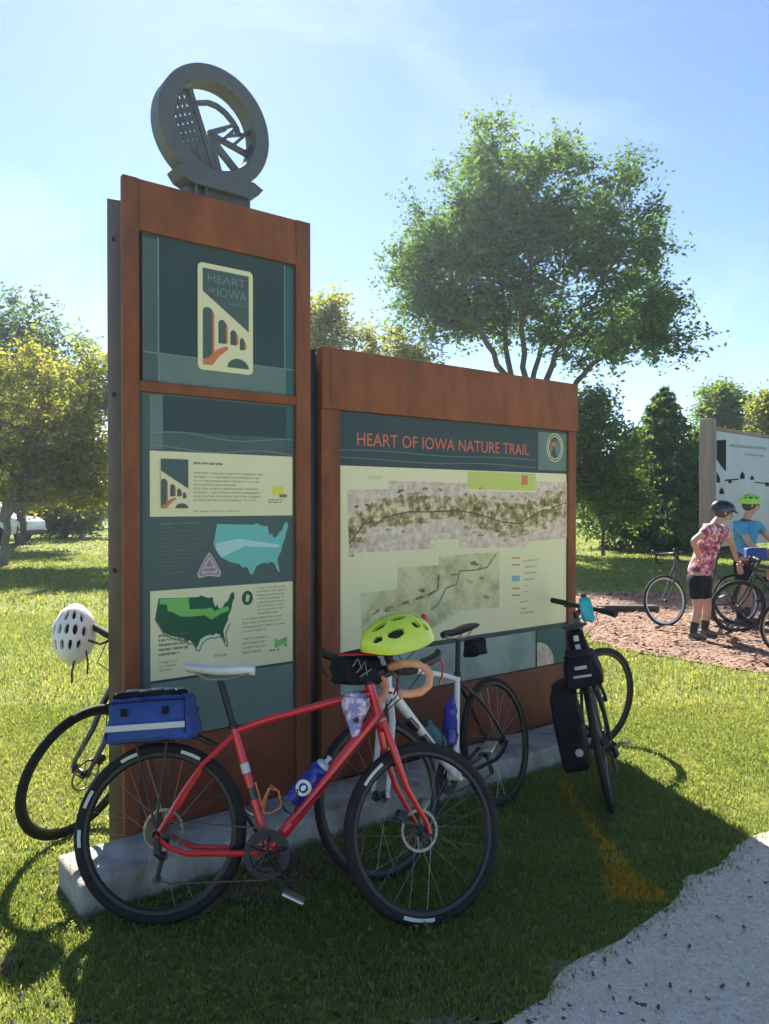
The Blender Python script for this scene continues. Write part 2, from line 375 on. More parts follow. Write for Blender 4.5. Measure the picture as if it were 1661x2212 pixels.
for a_, b_ in ((t.outputs['Object'], n1.inputs['Vector']), (t.outputs['Object'], n2.inputs['Vector']), (n1.outputs['Fac'], c1.inputs[0]), (n2.outputs['Fac'], c2.inputs[0]),
               (c1.outputs[0], mm.inputs['A']), (c2.outputs[0], mm.inputs['B']), (mm.outputs['Result'], b.inputs['Base Color']), (n2.outputs['Fac'], bp.inputs['Height']), (bp.outputs[0], b.inputs['Normal'])):
    n.links.new(a_, b_)
g = MB(); g.add([(-1200, -200, 0), (1200, -200, 0), (1200, 2200, 0), (-1200, 2200, 0)], [(0, 1, 2, 3)])
tag(g.build('lawn', gm, smooth=False), kind='structure')
def sheet(name, poly, z, m):
    bm = bmesh.new(); vv = [bm.verts.new((x, y, z)) for x, y in poly]; f = bm.faces.new(vv)
    if f.calc_area() and f.normal.z < 0: f.normal_flip()
    bmesh.ops.triangulate(bm, faces=[f]); me = bpy.data.meshes.new(name); bm.to_mesh(me); bm.free(); me.materials.append(m)
    return tag(link(name, me), kind='structure')
sheet('gravel_path', path_poly, 0.006, M['gravel'])
sheet('mulch_bed', mulch_poly, 0.008, M['mulch'])

# ------------------------------------------------------------------ concrete ledge
FL = Vector((-1.175, 2.92, 0))
LED_H, LED_D, LED_L = 0.125, 0.343, 3.34
lm = Matrix.Translation(FL) @ Matrix.Rotation(TH, 4, 'Z')
bm = bmesh.new()
bmesh.ops.create_grid(bm, x_segments=90, y_segments=10, size=0.5)
bm.free()
lg = MB(); lg.box((LED_L / 2, LED_D / 2, LED_H / 2 - 0.06), (LED_L, LED_D, LED_H + 0.12))
me = lg.data('concrete_ledge', M['concrete'], False)
bm = bmesh.new(); bm.from_mesh(me)
bmesh.ops.bevel(bm, geom=bm.edges[:], offset=0.022, segments=3, affect='EDGES', profile=0.5)
bmesh.ops.subdivide_edges(bm, edges=[e_ for e_ in bm.edges if e_.calc_length() > 0.3], cuts=28, use_grid_fill=True)
for v_ in bm.verts:
    v_.co += Vector((mnoise.noise(v_.co * 6), mnoise.noise(v_.co * 6 + Vector((9, 0, 0))), mnoise.noise(v_.co * 6 + Vector((0, 9, 0))))) * 0.006
bm.to_mesh(me); bm.free(); me.polygons.foreach_set('use_smooth', [True] * len(me.polygons))
tag(link('concrete_ledge', me, None, lm), 'long low pale concrete ledge along the foot of the rusty signs', 'ledge')

# ------------------------------------------------------------------ tower sign
SM = Matrix.Translation(P0) @ Matrix.Rotation(TH, 4, 'Z')
tower = thing('tower_sign', 'tall rusted steel tower sign with wheel emblem on its top', 'sign', SM)
T_W = tz(671, 1000)[0]; T_TOP = tz(267, 378)[1]; T_BOT = LED_H - 0.004
def rectp(x0, x1, z0, z1): return [(x0, z0), (x1, z0), (x1, z1), (x0, z1)]
def bar(parent, name, x0, x1, z0, z1, y0, y1, m, bevel=0.003):
    b_ = MB(); b_.box(((x0 + x1) / 2, (y0 + y1) / 2, (z0 + z1) / 2), (x1 - x0, y1 - y0, z1 - z0)); return b_.build(name, m, parent, bevel=bevel)
def flat(parent, name, poly, y, m, th=0.002):
    b_ = MB(); b_.plate(poly, y, th); return b_.build(name, m, parent, smooth=False)
xl = tz(311, 900)[0]; xr = tz(640, 900)[0]
z_h1 = tz(312, 500)[1]; z_h0 = tz(312, 822)[1]; z_l1 = tz(312, 845)[1]; z_l0 = tz(630, 1548)[1]
bar(tower, 'stile', 0, xl - 0.02, T_BOT, T_TOP, 0, 0.035, M['corten'])
bar(tower, 'stile', xr, T_W, T_BOT, T_TOP, 0, 0.035, M['corten'])
bar(tower, 'top_rail', xl - 0.019, xr - 0.001, z_h1, T_TOP - 0.002, 0.002, 0.034, M['corten'])
bar(tower, 'middle_rail', xl - 0.019, xr - 0.001, z_l1, z_h0, 0.004, 0.034, M['corten'])
bar(tower, 'bottom_plate', xl - 0.019, xr - 0.001, T_BOT, z_l0, 0.008, 0.034, M['corten_dark'])
bar(tower, 'inset_edge', xl - 0.019, xl - 0.001, z_l0 + 0.001, z_l1 - 0.001, 0.016, 0.034, M['p_dark'], 0)
core = MB()
core.add([(0.004, .036, -0.05), (T_W - .004, .036, -0.05), (T_W - .004, .235, -0.05), (0.004, .235, -0.05),
          (0.004, .036, T_TOP - .105), (T_W - .004, .036, T_TOP - .105), (T_W - .004, .235, T_TOP - .03), (0.004, .235, T_TOP - .03)],
         [(0, 3, 2, 1), (4, 5, 6, 7), (0, 1, 5, 4), (1, 2, 6, 5), (2, 3, 7, 6), (3, 0, 4, 7)])
core.build('core', M['steel'], tower, bevel=0.004)
for zz in (T_TOP - .25, 2.1, 1.3):
    b_ = MB(); b_.tube([(0.003, .13, zz), (-0.009, .13, zz)], 0.011, 10); b_.build('bolt', M['steel'], tower)

# header panel with the trail badge
hp = flat(tower, 'header_panel', rectp(xl, xr - .002, z_h0 + .001, z_h1 - .001), 0.020, M['p_dark'], 0.012)
Z1 = zoom(250, 130, 2.543)
def tzl(zf, pts, y): return [tz(*zf(*p), y) for p in pts]
zb = tz(*Z1(700, 1960), .02)[1]
lx = tz(*Z1(372, 1500), .02)[0]; rx = tz(*Z1(1172, 1500), .02)[0]
flat(hp, 'printed_band', rectp(lx, rx, z_h0 + .002, zb), 0.0185, M['p_mid'], 0.001)
flat(hp, 'printed_band', rectp(xl + .001, lx - .006, z_h0 + .002, z_h1 - .02), 0.0185, M['p_slate'], 0.001)
flat(hp, 'printed_band', rectp(rx + .006, xr - .003, z_h0 + .002, z_h1 - .02), 0.0185, M['p_teal'], 0.001)
for x_ in (lx, rx): flat(hp, 'printed_line', rectp(x_ - .005, x_ + .003, z_h0 + .004, z_h1 - .012), 0.0175, M['p_line'], 0.001)
flat(hp, 'printed_line', rectp(xl + .002, xr - .004, zb, zb + .006), 0.0172, M['p_line'], 0.001)

def rounded(x0, x1, z0, z1, r, n=5):
    q = []
    for cx, cz, a0 in ((x1 - r, z1 - r, 0), (x0 + r, z1 - r, 90), (x0 + r, z0 + r, 180), (x1 - r, z0 + r, 270)):
        for k in range(n + 1):
            a = R(a0 + 90 * k / n); q.append((cx + r * math.cos(a), cz + r * math.sin(a)))
    return q
def textmesh(txt, m, name, parent, x0, x1, z, h, y, th=0.0015, ls=1.0):
    cu = bpy.data.curves.new(name, 'FONT'); cu.body = txt; cu.extrude = 0.0; cu.space_character = ls; cu.resolution_u = 3
    o = bpy.data.objects.new('tmp', cu); COL.objects.link(o)
    bpy.context.view_layer.update(); dg = bpy.context.evaluated_depsgraph_get()
    me = bpy.data.meshes.new_from_object(o.evaluated_get(dg)); bpy.data.objects.remove(o)
    co = np.zeros(len(me.vertices) * 3); me.vertices.foreach_get('co', co); co = co.reshape(-1, 3)
    mn = co.min(0); mxx = co.max(0)
    out_ = np.zeros_like(co)
    out_[:, 0] = x0 + (co[:, 0] - mn[0]) / (mxx[0] - mn[0]) * (x1 - x0)
    out_[:, 2] = z + (co[:, 1] - mn[1]) / (mxx[1] - mn[1]) * h
    out_[:, 1] = y
    me.vertices.foreach_set('co', out_.reshape(-1)); me.update()
    # one object per letter: split the islands
    nb = len(me.vertices); par = list(range(nb))
    def find(i):
        while par[i] != i: par[i] = par[par[i]]; i = par[i]
        return i
    for p in me.polygons:
        v0 = find(p.vertices[0])
        for v in p.vertices[1:]: par[find(v)] = v0
    isl = {}
    for p in me.polygons: isl.setdefault(find(p.vertices[0]), []).append(tuple(p.vertices))
    for fs in isl.values():
        idx = sorted({i for f in fs for i in f}); mp2 = {i: k for k, i in enumerate(idx)}
        MB().add([tuple(out_[i]) for i in idx], [tuple(mp2[i] for i in f) for f in fs]).build(name, m, parent, smooth=False)
    bpy.data.meshes.remove(me)
def badge(parent, x0, x1, z0, z1, y, framed=True, text=True):
    """trail badge: frame, slate sky with lettering, sloping viaduct, arches"""
    W = x1 - x0; H = z1 - z0
    X = lambda a: x0 + a * W
    Zz = lambda a: z0 + a * H
    if framed: flat(parent, 'badge_frame', rounded(x0 - .1 * W, x1 + .1 * W, z0 - .055 * H, z1 + .055 * H, .1 * W), y - .004, M['p_cream'], .004)
    flat(parent, 'badge_ground', rectp(X(0), X(1), Zz(0), Zz(1)), y - .0055, M['p_cream'], .001)
    flat(parent, 'badge_sky', [(X(0), Zz(1)), (X(1), Zz(1)), (X(1), Zz(.40)), (X(0), Zz(.76))], y - .0068, M['p_slate'], .001)
    for a, bw, zt, zbm in ((.0, .20, .60, .06), (.33, .16, .49, .24), (.59, .13, .40, .24), (.80, .10, .33, .20)):
        pts = [(X(a + bw), Zz(zbm)), (X(a + bw), Zz(zt - .04))] + [(X(a + bw / 2 + bw / 2 * math.cos(R(k))), Zz(zt - .04 + .04 * math.sin(R(k)))) for k in (30, 60, 90, 120, 150)] + [(X(a), Zz(zt - .04)), (X(a), Zz(zbm))]
        flat(parent, 'badge_arch', pts, y - .0068, M['p_slate'], .001)
        flat(parent, 'badge_arch_reveal', [(X(a + bw), Zz(zbm)), (X(a + bw + .045), Zz(zbm + .02)), (X(a + bw + .045), Zz(zt - .06)), (X(a + bw), Zz(zt - .03))], y - .0068, M['p_rust'], .001)
    flat(parent, 'badge_road', [(X(0), Zz(.0)), (X(.2), Zz(.0)), (X(.34), Zz(.10)), (X(.55), Zz(.19)), (X(.5), Zz(.22)), (X(.3), Zz(.17)), (X(.12), Zz(.08)), (X(0), Zz(.055))], y - .0075, M['p_rust'], .001)
    flat(parent, 'badge_mound', [(X(.52), Zz(.0))] + [(X(.76 + .24 * math.cos(R(k))), Zz(.0 + .10 * math.sin(R(k)))) for k in range(180, -1, -20)], y - .0075, M['p_slate'], .001)
    if text:
        textmesh('HEART', M['p_line'], 'badge_letter', parent, X(.10), X(.92), Zz(.865), .085 * H, y - .0082)
        textmesh('OF', M['p_line'], 'badge_letter', parent, X(.12), X(.26), Zz(.755), .05 * H, y - .0082)
        textmesh('IOWA', M['p_line'], 'badge_letter', parent, X(.30), X(.95), Zz(.725), .095 * H, y - .0082)
        textmesh('NATURE TRAIL', M['p_line'], 'badge_letter', parent, X(.55), X(.96), Zz(.655), .03 * H, y - .0082)
bx0, bz1 = tz(*Z1(650, 1375), .02); bx1, _ = tz(*Z1(940, 1400), .02); _, bz0 = tz(*Z1(650, 1985), .02)
badge(hp, bx0, bx1, bz0, bz1, 0.019)

# information panel
ip = flat(tower, 'information_panel', rectp(xl, xr - .002, z_l0 + .001, z_l1 - .001), 0.020, M['p_slate'], 0.012)
Z2 = zoom(250, 940, 2.431)
yq = .02
def T2(x, y): return tz(*Z2(x, y), yq)
cx0 = T2(300, 700)[0]; cx1 = T2(1165, 700)[0]
flat(ip, 'printed_band', rectp(T2(385, 200)[0], T2(1125, 200)[0], T2(385, 330)[1], T2(385, 120)[1]), .0185, M['p_dark'], .001)
flat(ip, 'printed_band', rectp(T2(300, 200)[0], T2(380, 200)[0], T2(300, 440)[1], T2(300, 110)[1]), .0185, M['p_mid'], .001)
flat(ip, 'printed_band', rectp(T2(1130, 200)[0], xr - .012, T2(1130, 440)[1], T2(1130, 160)[1]), .0185, M['p_teal'], .001)
for k, (zz, amp) in enumerate(((T2(300, 340)[1], .012), (T2(300, 425)[1], .010))):
    up = [(cx0 + (cx1 - cx0) * i / 24, zz + amp * math.sin(i * .34 + k * 1.5) - .006 * i / 24) for i in range(25)]
    flat(ip, 'printed_wave', up + [(p[0], p[1] - .005) for p in up[::-1]], .0172, M['p_line'], .001)
def cream(parent, name, z0a, z0b, z1): return flat(parent, name, [(cx0, z0a), (cx1, z0b), (cx1, z1), (cx0, z1)], .0178, M['p_cream'], .0015)
zc1t = T2(300, 450)[1]; zc1b = T2(300, 852)[1]; zc2t = T2(300, 1305)[1]; zc2b = T2(290, 1855)[1]
cream(ip, 'printed_sheet', zc1b, zc1b, zc1t); cream(ip, 'printed_sheet', zc2b, zc2b, zc2t)
flat(ip, 'printed_band', rectp(cx0, cx1, zc2b - .012, zc2b - .001), .0178, M['p_dark'], .001)
flat(ip, 'printed_band', rectp(cx0, cx1, z_l0 + .004, zc2b - .013), .0178, M['p_mid'], .001)
bx0, bz1 = T2(365, 500); bx1, _ = T2(530, 500); _, bz0 = T2(365, 800)
badge(ip, bx0, bx1, bz0, bz1, .0185, framed=False, text=False)
def textblock(parent, x0, x1, z0, z1, rows, m, y=.0168, head=False, seed=0):
    rr = random.Random(seed); b_ = MB(); h = (z0 - z1) / rows
    for i in range(rows):
        zt = z0 - i * h; x = x0; last = rr.uniform(.55, .97) if (i % 4 == 3 or i == rows - 1) else rr.uniform(.93, 1)
        end = x0 + (x1 - x0) * last
        while x < end - .004:
            wl = min(rr.uniform(.003, .006), end - x); hh_ = h * rr.uniform(.34, .58)
            b_.plate(rectp(x, x + wl, zt - hh_, zt), y, .0006); x += wl + (.0015 if rr.random() < .8 else .006)
    return b_.build('text_block', m, parent, smooth=False)
x0, z0 = T2(565, 520); x1, _ = T2(855, 520); textblock(ip, x0, x1, z0, z0 - .022, 1, M['p_textdk'], seed=1)
x0, z0 = T2(565, 580); x1, z1 = T2(985, 770); textblock(ip, x0, x1, z0, z1, 8, M['p_text'], seed=2)
x0, z0 = T2(565, 815); x1, z1 = T2(1000, 830); textblock(ip, x0, x1, z0, z1, 1, M['p_text'], seed=3)
x0, z0 = T2(1040, 660); x1, z1 = T2(1105, 720)
flat(ip, 'printed_logo', [(x0, z1), (x1 + .01, z1 + .004), (x1, z0), (x0 + .005, z0 - .003)], .0168, M['p_yellow'], .001)
x0, z0 = T2(1020, 745); x1, z1 = T2(1125, 775); textblock(ip, x0, x1, z0, z1, 2, M['p_textdk'], seed=4)
x0, z0 = T2(1085, 715); x1, z1 = T2(1130, 735); flat(ip, 'printed_logo', rectp(x0, x1, z1, z0), .0160, M['p_textdk'], .001)
USA = [(.0, .60), (.02, .78), (.045, .985), (.30, .965), (.52, .955), (.56, .985), (.60, .945), (.66, .92), (.70, .935), (.715, .80), (.74, .73), (.76, .80), (.775, .70), (.83, .72), (.86, .80), (.90, .84), (.935, .98), (.97, 1.0), (.985, .90), (.955, .80), (.945, .70), (.925, .62), (.90, .55), (.895, .46), (.86, .36), (.835, .27), (.845, .16), (.865, .05), (.85, .01), (.82, .10), (.79, .20), (.74, .23), (.70, .20), (.66, .22), (.60, .20), (.545, .15), (.50, .0), (.465, .02), (.44, .12), (.41, .16), (.37, .14), (.33, .22), (.26, .24), (.20, .27), (.14, .32), (.09, .36), (.05, .45)]
def usa(parent, name, x0, x1, z0, z1, y, m, tilt=0.0):
    return flat(parent, name, [(x0 + a * (x1 - x0), z0 + b_ * (z1 - z0) + tilt * a) for a, b_ in USA], y, m, .001)
x0, z1 = T2(685, 890); x1, _ = T2(1145, 890); _, z0 = T2(905, 1205)
usa(ip, 'printed_country_map', x0, x1, z0, z1, .0178, M['p_aqua'])
flat(ip, 'printed_map_band', [(x0 + .012, z0 + .62 * (z1 - z0)), (x0 + .3 * (x1 - x0), z0 + .70 * (z1 - z0)), (x0 + .86 * (x1 - x0), z0 + .56 * (z1 - z0)), (x0 + .86 * (x1 - x0), z0 + .50 * (z1 - z0)), (x0 + .4 * (x1 - x0), z0 + .55 * (z1 - z0)), (x0 + .1 * (x1 - x0), z0 + .36 * (z1 - z0)), (x0 + .03 * (x1 - x0), z0 + .5 * (z1 - z0))], .0168, M['p_aqualt'], .001)
x0, z0 = T2(365, 890); x1, z1 = T2(655, 905); textblock(ip, x0, x1, z0, z1, 1, M['p_line'], y=.0175, seed=5)
x0, z0 = T2(365, 940); x1, z1 = T2(650, 1060); textblock(ip, x0, x1, z0, z1, 6, M['p_textlt'], y=.0175, seed=6)
x0, z0 = T2(365, 1060); x1, z1 = T2(560, 1200); textblock(ip, x0, x1, z0, z1, 7, M['p_textlt'], y=.0175, seed=7)
x0, z1 = T2(585, 1070); x1, z0 = T2(732, 1225); xm = (x0 + x1) / 2; W = x1 - x0; H = z1 - z0
tri = lambda s: [(xm, z0 + H * (.5 + .5 * s)), (xm + W * .16 * s, z0 + H * (.5 + .32 * s)), (xm + W * .5 * s, z0 + H * (.5 - .28 * s)), (xm + W * .44 * s, z0 + H * (.5 - .45 * s)), (xm, z0 + H * (.5 - .38 * s)), (xm - W * .44 * s, z0 + H * (.5 - .45 * s)), (xm - W * .5 * s, z0 + H * (.5 - .28 * s)), (xm - W * .16 * s, z0 + H * (.5 + .32 * s))]
flat(ip, 'printed_emblem', tri(1), .0178, M['p_pink'], .001); flat(ip, 'printed_emblem_ring', tri(.84), .0170, M['p_pinkdk'], .001)
flat(ip, 'printed_emblem_field', tri(.70), .0162, M['p_pink'], .001)
flat(ip, 'printed_emblem_band', rectp(xm - W * .25, xm + W * .25, z0 + H * .30, z0 + H * .40), .0154, M['p_pinkdk'], .001)
flat(ip, 'printed_emblem_band', [(xm - W * .16, z0 + H * .46), (xm + W * .16, z0 + H * .46), (xm, z0 + H * .72)], .0154, M['p_pinkdk'], .001)
# lower sheet
x0, z1 = T2(328, 1345); x1, _ = T2(820, 1345); _, z0 = T2(565, 1650)
usa(ip, 'printed_country_map', x0, x1, z0, z1, .0168, M['p_dkgreen'])
W = x1 - x0; H = z1 - z0; q = lambda a, b_: (x0 + a * W, z0 + b_ * H)
flat(ip, 'printed_map_region', [q(.06, .97), q(.40, .955), q(.41, .74), q(.62, .72), q(.68, .74), q(.72, .66), q(.80, .70), q(.90, .74), q(.91, .64), q(.80, .60), q(.68, .50), q(.60, .60), q(.42, .60), q(.30, .62), q(.20, .72), q(.15, .74), q(.14, .86), q(.05, .88)], .0158, M['p_ltgreen'], .001)
cst = [q(a, b_) for a, b_ in USA[23:] + [USA[0]]]
b_ = MB()
for i in range(len(cst) - 1):
    a = Vector((cst[i][0], 0, cst[i][1])); c = Vector((cst[i + 1][0], 0, cst[i + 1][1])); off = Vector((.012, 0, -.016))
    d_ = (c - a); nn = Vector((-d_.z, 0, d_.x)).normalized() * .003
    if d_.length > 1e-4: b_.plate([((a + off - nn).x, (a + off - nn).z), ((c + off - nn).x, (c + off - nn).z), ((c + off + nn).x, (c + off + nn).z), ((a + off + nn).x, (a + off + nn).z)], .0166, .0008)
b_.build('printed_map_shadow', M['p_textdk'], ip, smooth=False)
xa, za = T2(890, 1345); flat(ip, 'printed_disc', [(xa + .030 * math.cos(R(k)), za + .036 * math.sin(R(k))) for k in range(0, 360, 24)], .0166, M['p_dkgreen'], .001)
flat(ip, 'printed_disc_mark', [(xa - .012, za - .015), (xa + .004, za - .02), (xa + .014, za + .012), (xa - .004, za + .02)], .0158, M['p_cream2'], .0008)
for k, (a, c, e_, f_, r_) in enumerate(((950, 1280, 1125, 1440, 8), (860, 1470, 1115, 1540, 4), (860, 1590, 1010, 1680, 4), (350, 1570, 540, 1690, 5), (355, 1735, 470, 1790, 3), (690, 1690, 800, 1705, 1))):
    x0, z0 = T2(a, c); x1, z1 = T2(e_, f_); textblock(ip, x0, x1, z0, z1, r_, M['p_textdk'] if k in (3,) else M['p_text'], seed=20 + k)
x0, z0 = T2(1055, 1590); x1, z1 = T2(1130, 1640)
flat(ip, 'printed_logo', [(x0, z1), (x0, z0), (x0 + .02, z0 - .012), (x1 - .012, z0), (x1, z0), (x1, z1), (x1 - .012, z1), (x1 - .02, z1 + .015), (x0 + .014, z1)], .0166, M['p_ltgreen'], .001)
x0, z0 = T2(1025, 1660); x1, z1 = T2(1125, 1675); textblock(ip, x0, x1, z0, z1, 1, M['p_textdk'], seed=31)

# wheel emblem on the tower
ey = 0.06
ecx, ecz = tz(459, 285, ey); RO = 0.284; RI = 0.206
ring = MB(); ring.lathe([(RI, -.050), (RI + .005, -.055), (RO - .007, -.055), (RO, -.048), (RO, .048), (RO - .007, .055), (RI + .005, .055), (RI, .050)], 72, closed=True)
em = ring.build('wheel_emblem', M['emblem'], tower, mtx=Matrix.Translation((ecx, ey, ecz)))
def E1(x, y):
    p = tz(*Z1(x, y), ey); return (p[0] - ecx, p[1] - ecz)
def clipc(poly, rad=RI + .006):
    """clip polygon to a circle (fine sampled convex clip)"""
    nseg = 48
    for k in range(nseg):
        a = 2 * math.pi * k / nseg; nx_, nz_ = math.cos(a), math.sin(a); q_ = []
        for i in range(len(poly)):
            p1, p2 = poly[i], poly[(i + 1) % len(poly)]; d1 = p1[0] * nx_ + p1[1] * nz_ - rad; d2 = p2[0] * nx_ + p2[1] * nz_ - rad
            if d1 <= 0: q_.append(p1)
            if d1 * d2 < 0:
                t_ = d1 / (d1 - d2); q_.append((p1[0] + (p2[0] - p1[0]) * t_, p1[1] + (p2[1] - p1[1]) * t_))
        poly = q_
        if len(poly) < 3: return None
    return poly
def epoly(name, poly, y=-.012, th=.024):
    p = clipc(poly)
    if p: flat(em, name, p, y, M['emblem'], th)
def ebar(name, a, c, wd, y=-.012, th=.024):
    a = Vector((*a, 0)); c = Vector((*c, 0)); d_ = (c - a).normalized(); nn = Vector((-d_.y, d_.x, 0)) * wd / 2
    epoly(name, [((a - nn).x, (a - nn).y), ((c - nn).x, (c - nn).y), ((c + nn).x, (c + nn).y), ((a + nn).x, (a + nn).y)], y, th)
# viaduct diagonal and lattice on the left
pa, pb = E1(570, 250), E1(735, 790)
ebar('diagonal_bar', pa, pb, .026)
def side(p): return (pb[0] - pa[0]) * (p[1] - pa[1]) - (pb[1] - pa[1]) * (p[0] - pa[0])
dd = (Vector(pb) - Vector(pa)).normalized()
def clip_left(poly):
    q_ = []
    for i in range(len(poly)):
        p1, p2 = poly[i], poly[(i + 1) % len(poly)]; d1, d2 = side(p1), side(p2)
        if d1 <= 0: q_.append(p1)
        if d1 * d2 < 0:
            t_ = d1 / (d1 - d2); q_.append((p1[0] + (p2[0] - p1[0]) * t_, p1[1] + (p2[1] - p1[1]) * t_))
    return q_
if side((-.2, 0)) > 0: pa, pb = pb, pa
for k in range(1, 9):
    o_ = Vector((-.0265 * k, -.0 * k)); a = Vector(pa) + o_; c = Vector(pb) + o_; dl = (c - a).normalized()
    ebar('lattice_bar', a - dl * .1, c + dl * .1, .0115, -.008, .016)
for k in range(-3, 12):
    z_ = .22 - .042 * k; a = Vector((-.30, z_ - .08)); c = Vector((.10, z_ + .115)); d_ = (c - a).normalized(); nn = Vector((-d_.y, d_.x)) * (.0075 + .0011 * max(k, 0))
    pl = clip_left([tuple(a - nn), tuple(c - nn), tuple(c + nn), tuple(a + nn)])
    if len(pl) >= 3: epoly('lattice_slat', pl, -.006, .012)
# sun arch, rows and road on the right
apts = [E1(*p) for p in ((575, 352), (625, 338), (690, 336), (745, 358), (795, 398), (838, 448), (868, 500), (884, 545))]
for i in range(len(apts) - 1): ebar('arch_piece', apts[i], apts[i + 1], .019)
for a, c, wd in ((E1(690, 520), E1(845, 480), .014), (E1(690, 540), E1(800, 505), .014), (E1(765, 585), E1(875, 490), .018), (E1(845, 605), E1(950, 515), .018), (E1(905, 655), E1(975, 590), .016), (E1(820, 545), E1(985, 530), .012),
                 (E1(705, 535), E1(985, 690), .026), (E1(715, 575), E1(885, 790), .036), (E1(700, 540), E1(765, 800), .026)):
    ebar('field_row', a, c, wd * .85)
# cradle below the wheel
x0 = tz(*Z1(430, 800), .12)[0]; x1 = tz(*Z1(1020, 860), .03)[0]
cr_ = MB(); cr_.plate([(x0, T_TOP + .105), (x0 + .03, T_TOP + .065), (x0 + .08, T_TOP + .045), (x1 - .07, T_TOP + .045), (x1 - .03, T_TOP + .065), (x1, T_TOP + .10), (x1 - .05, T_TOP + .125), (x0 + .06, T_TOP + .128)], .0, .125)
cr_.build('cradle', M['emblem'], tower, smooth=False)
bar(tower, 'cradle_foot', x0 + .06, x1 - .05, T_TOP - .02, T_TOP + .046, .04, .12, M['emblem'])
for x_ in (x0 + .10, x0 + .15): 
    b_ = MB(); b_.tube([(x_, .02, T_TOP - .0), (x_, .02, T_TOP + .05)], .008, 8); b_.build('bolt', M['emblem'], tower)

# ------------------------------------------------------------------ map sign
msign = thing('map_sign', 'wide rusted steel sign with the trail map and red lettering', 'sign', SM @ Matrix.Translation((tz(697, 1000)[0], 0, 0)))
X0 = tz(697, 1000)[0]
def tm(u, v, y=0.0):
    p = tz(u, v, y); return (p[0] - X0, p[1])
B_W = tm(1247, 1000)[0]; B_TOP = tm(697, 748)[1]
zr = tm(740, 886)[1]; xli = tm(737, 1000)[0]; xri = tm(1231, 1000)[0]; zbt = tm(1229, 1432)[1]
bar(msign, 'stile', 0, xli, T_BOT, zr, 0.012, 0.06, M['corten'])
bar(msign, 'stile', xri, B_W, T_BOT, zr, 0.012, 0.20, M['corten'])
bar(msign, 'top_rail', -.002, B_W + .003, zr + .001, B_TOP, 0, 0.06, M['corten'])
bar(msign, 'top_seam', .045, .052, zr + .03, B_TOP - .004, -.003, 0.004, M['corten_dark'], 0)
bar(msign, 'bottom_plate', xli + .001, xri - .001, T_BOT, zbt, 0.02, 0.06, M['corten_dark'])
bar(msign, 'core', .01, B_W - .02, -0.05, B_TOP - .03, .061, .19, M['steel'])
bar(msign, 'post', -.058, -.012, -0.05, B_TOP - .01, .05, .12, M['bluesteel'])
mpn = flat(msign, 'map_panel', rectp(xli + .001, xri - .001, zbt + .001, zr - .001), 0.03, M['p_dark'], .02)
Z3 = zoom(780, 840, 2.373); ym = .03
def T3(x, y): return tm(*Z3(x, y), ym)
xa = xli + .012; xb = xri - .006
zc_t = T3(170, 765)[1]; zc_b = T3(1520, 1690)[1]
flat(mpn, 'printed_sheet', rectp(xa, xb, zc_b, zc_t), .0278, M['p_cream'], .0015)
flat(mpn, 'printed_strip', rectp(xa, T3(1320, 1800)[0], zbt + .006, zc_b - .03), .0278, M['map_strip'], .0015)
flat(mpn, 'printed_strip', rectp(T3(1330, 1800)[0], xb, zbt + .006, zc_b - .03), .0278, M['p_teal'], .0015)
xs, zs = T3(1330, 1930); flat(mpn, 'printed_stone', [(xs, zbt + .006)] + [(xs + .17 * math.sin(R(k)) , zbt + .006 + .16 * math.cos(R(k))) for k in range(0, 91, 10)], .0266, M['map_far'], .001)
flat(mpn, 'printed_square', rectp(T3(1335, 650)[0], xb, zc_t + .02, zr - .02), .0278, M['p_mid'], .0015)
for k, (zz, amp) in enumerate(((T3(170, 670)[1], .005), (T3(170, 720)[1], .006))):
    xe = T3(1325, 700)[0]; up = [(xa + (xe - xa) * i / 24, zz + amp * math.sin(i * .4 + k)) for i in range(25)]
    flat(mpn, 'printed_wave', up + [(p[0], p[1] - .005) for p in up[::-1]], .0278, M['p_mid'], .001)
x0, z0 = T3(262, 650); x1, z1 = T3(1280, 640); zt = T3(262, 580)[1]
textmesh('HEART OF IOWA NATURE TRAIL', M['p_orange'], 'letter', mpn, x0, x1, z0 + .004, zt - z0 + .006, .0275)
xq, zq = T3(1432, 660)
b_ = MB()
for r0 in (.082, .066):
    b_.tube([(xq + r0 * math.cos(R(k)), .0265, zq + r0 * 1.15 * math.sin(R(k))) for k in range(0, 360, 15)], .0035, 6, closed=True)
b_.build('printed_medallion', M['p_cream'], mpn)
flat(mpn, 'printed_medallion_mark', [(xq - .05, zq - .075), (xq + .03, zq - .075), (xq - .005, zq), (xq + .03, zq + .075), (xq - .05, zq + .075), (xq - .015, zq)], .0262, M['p_arch'], .001)
flat(mpn, 'printed_medallion_mark', [(xq - .03, zq + .01), (xq + .005, zq + .01), (xq + .005, zq + .04), (xq - .03, zq + .04)], .0252, M['p_rust'], .001)
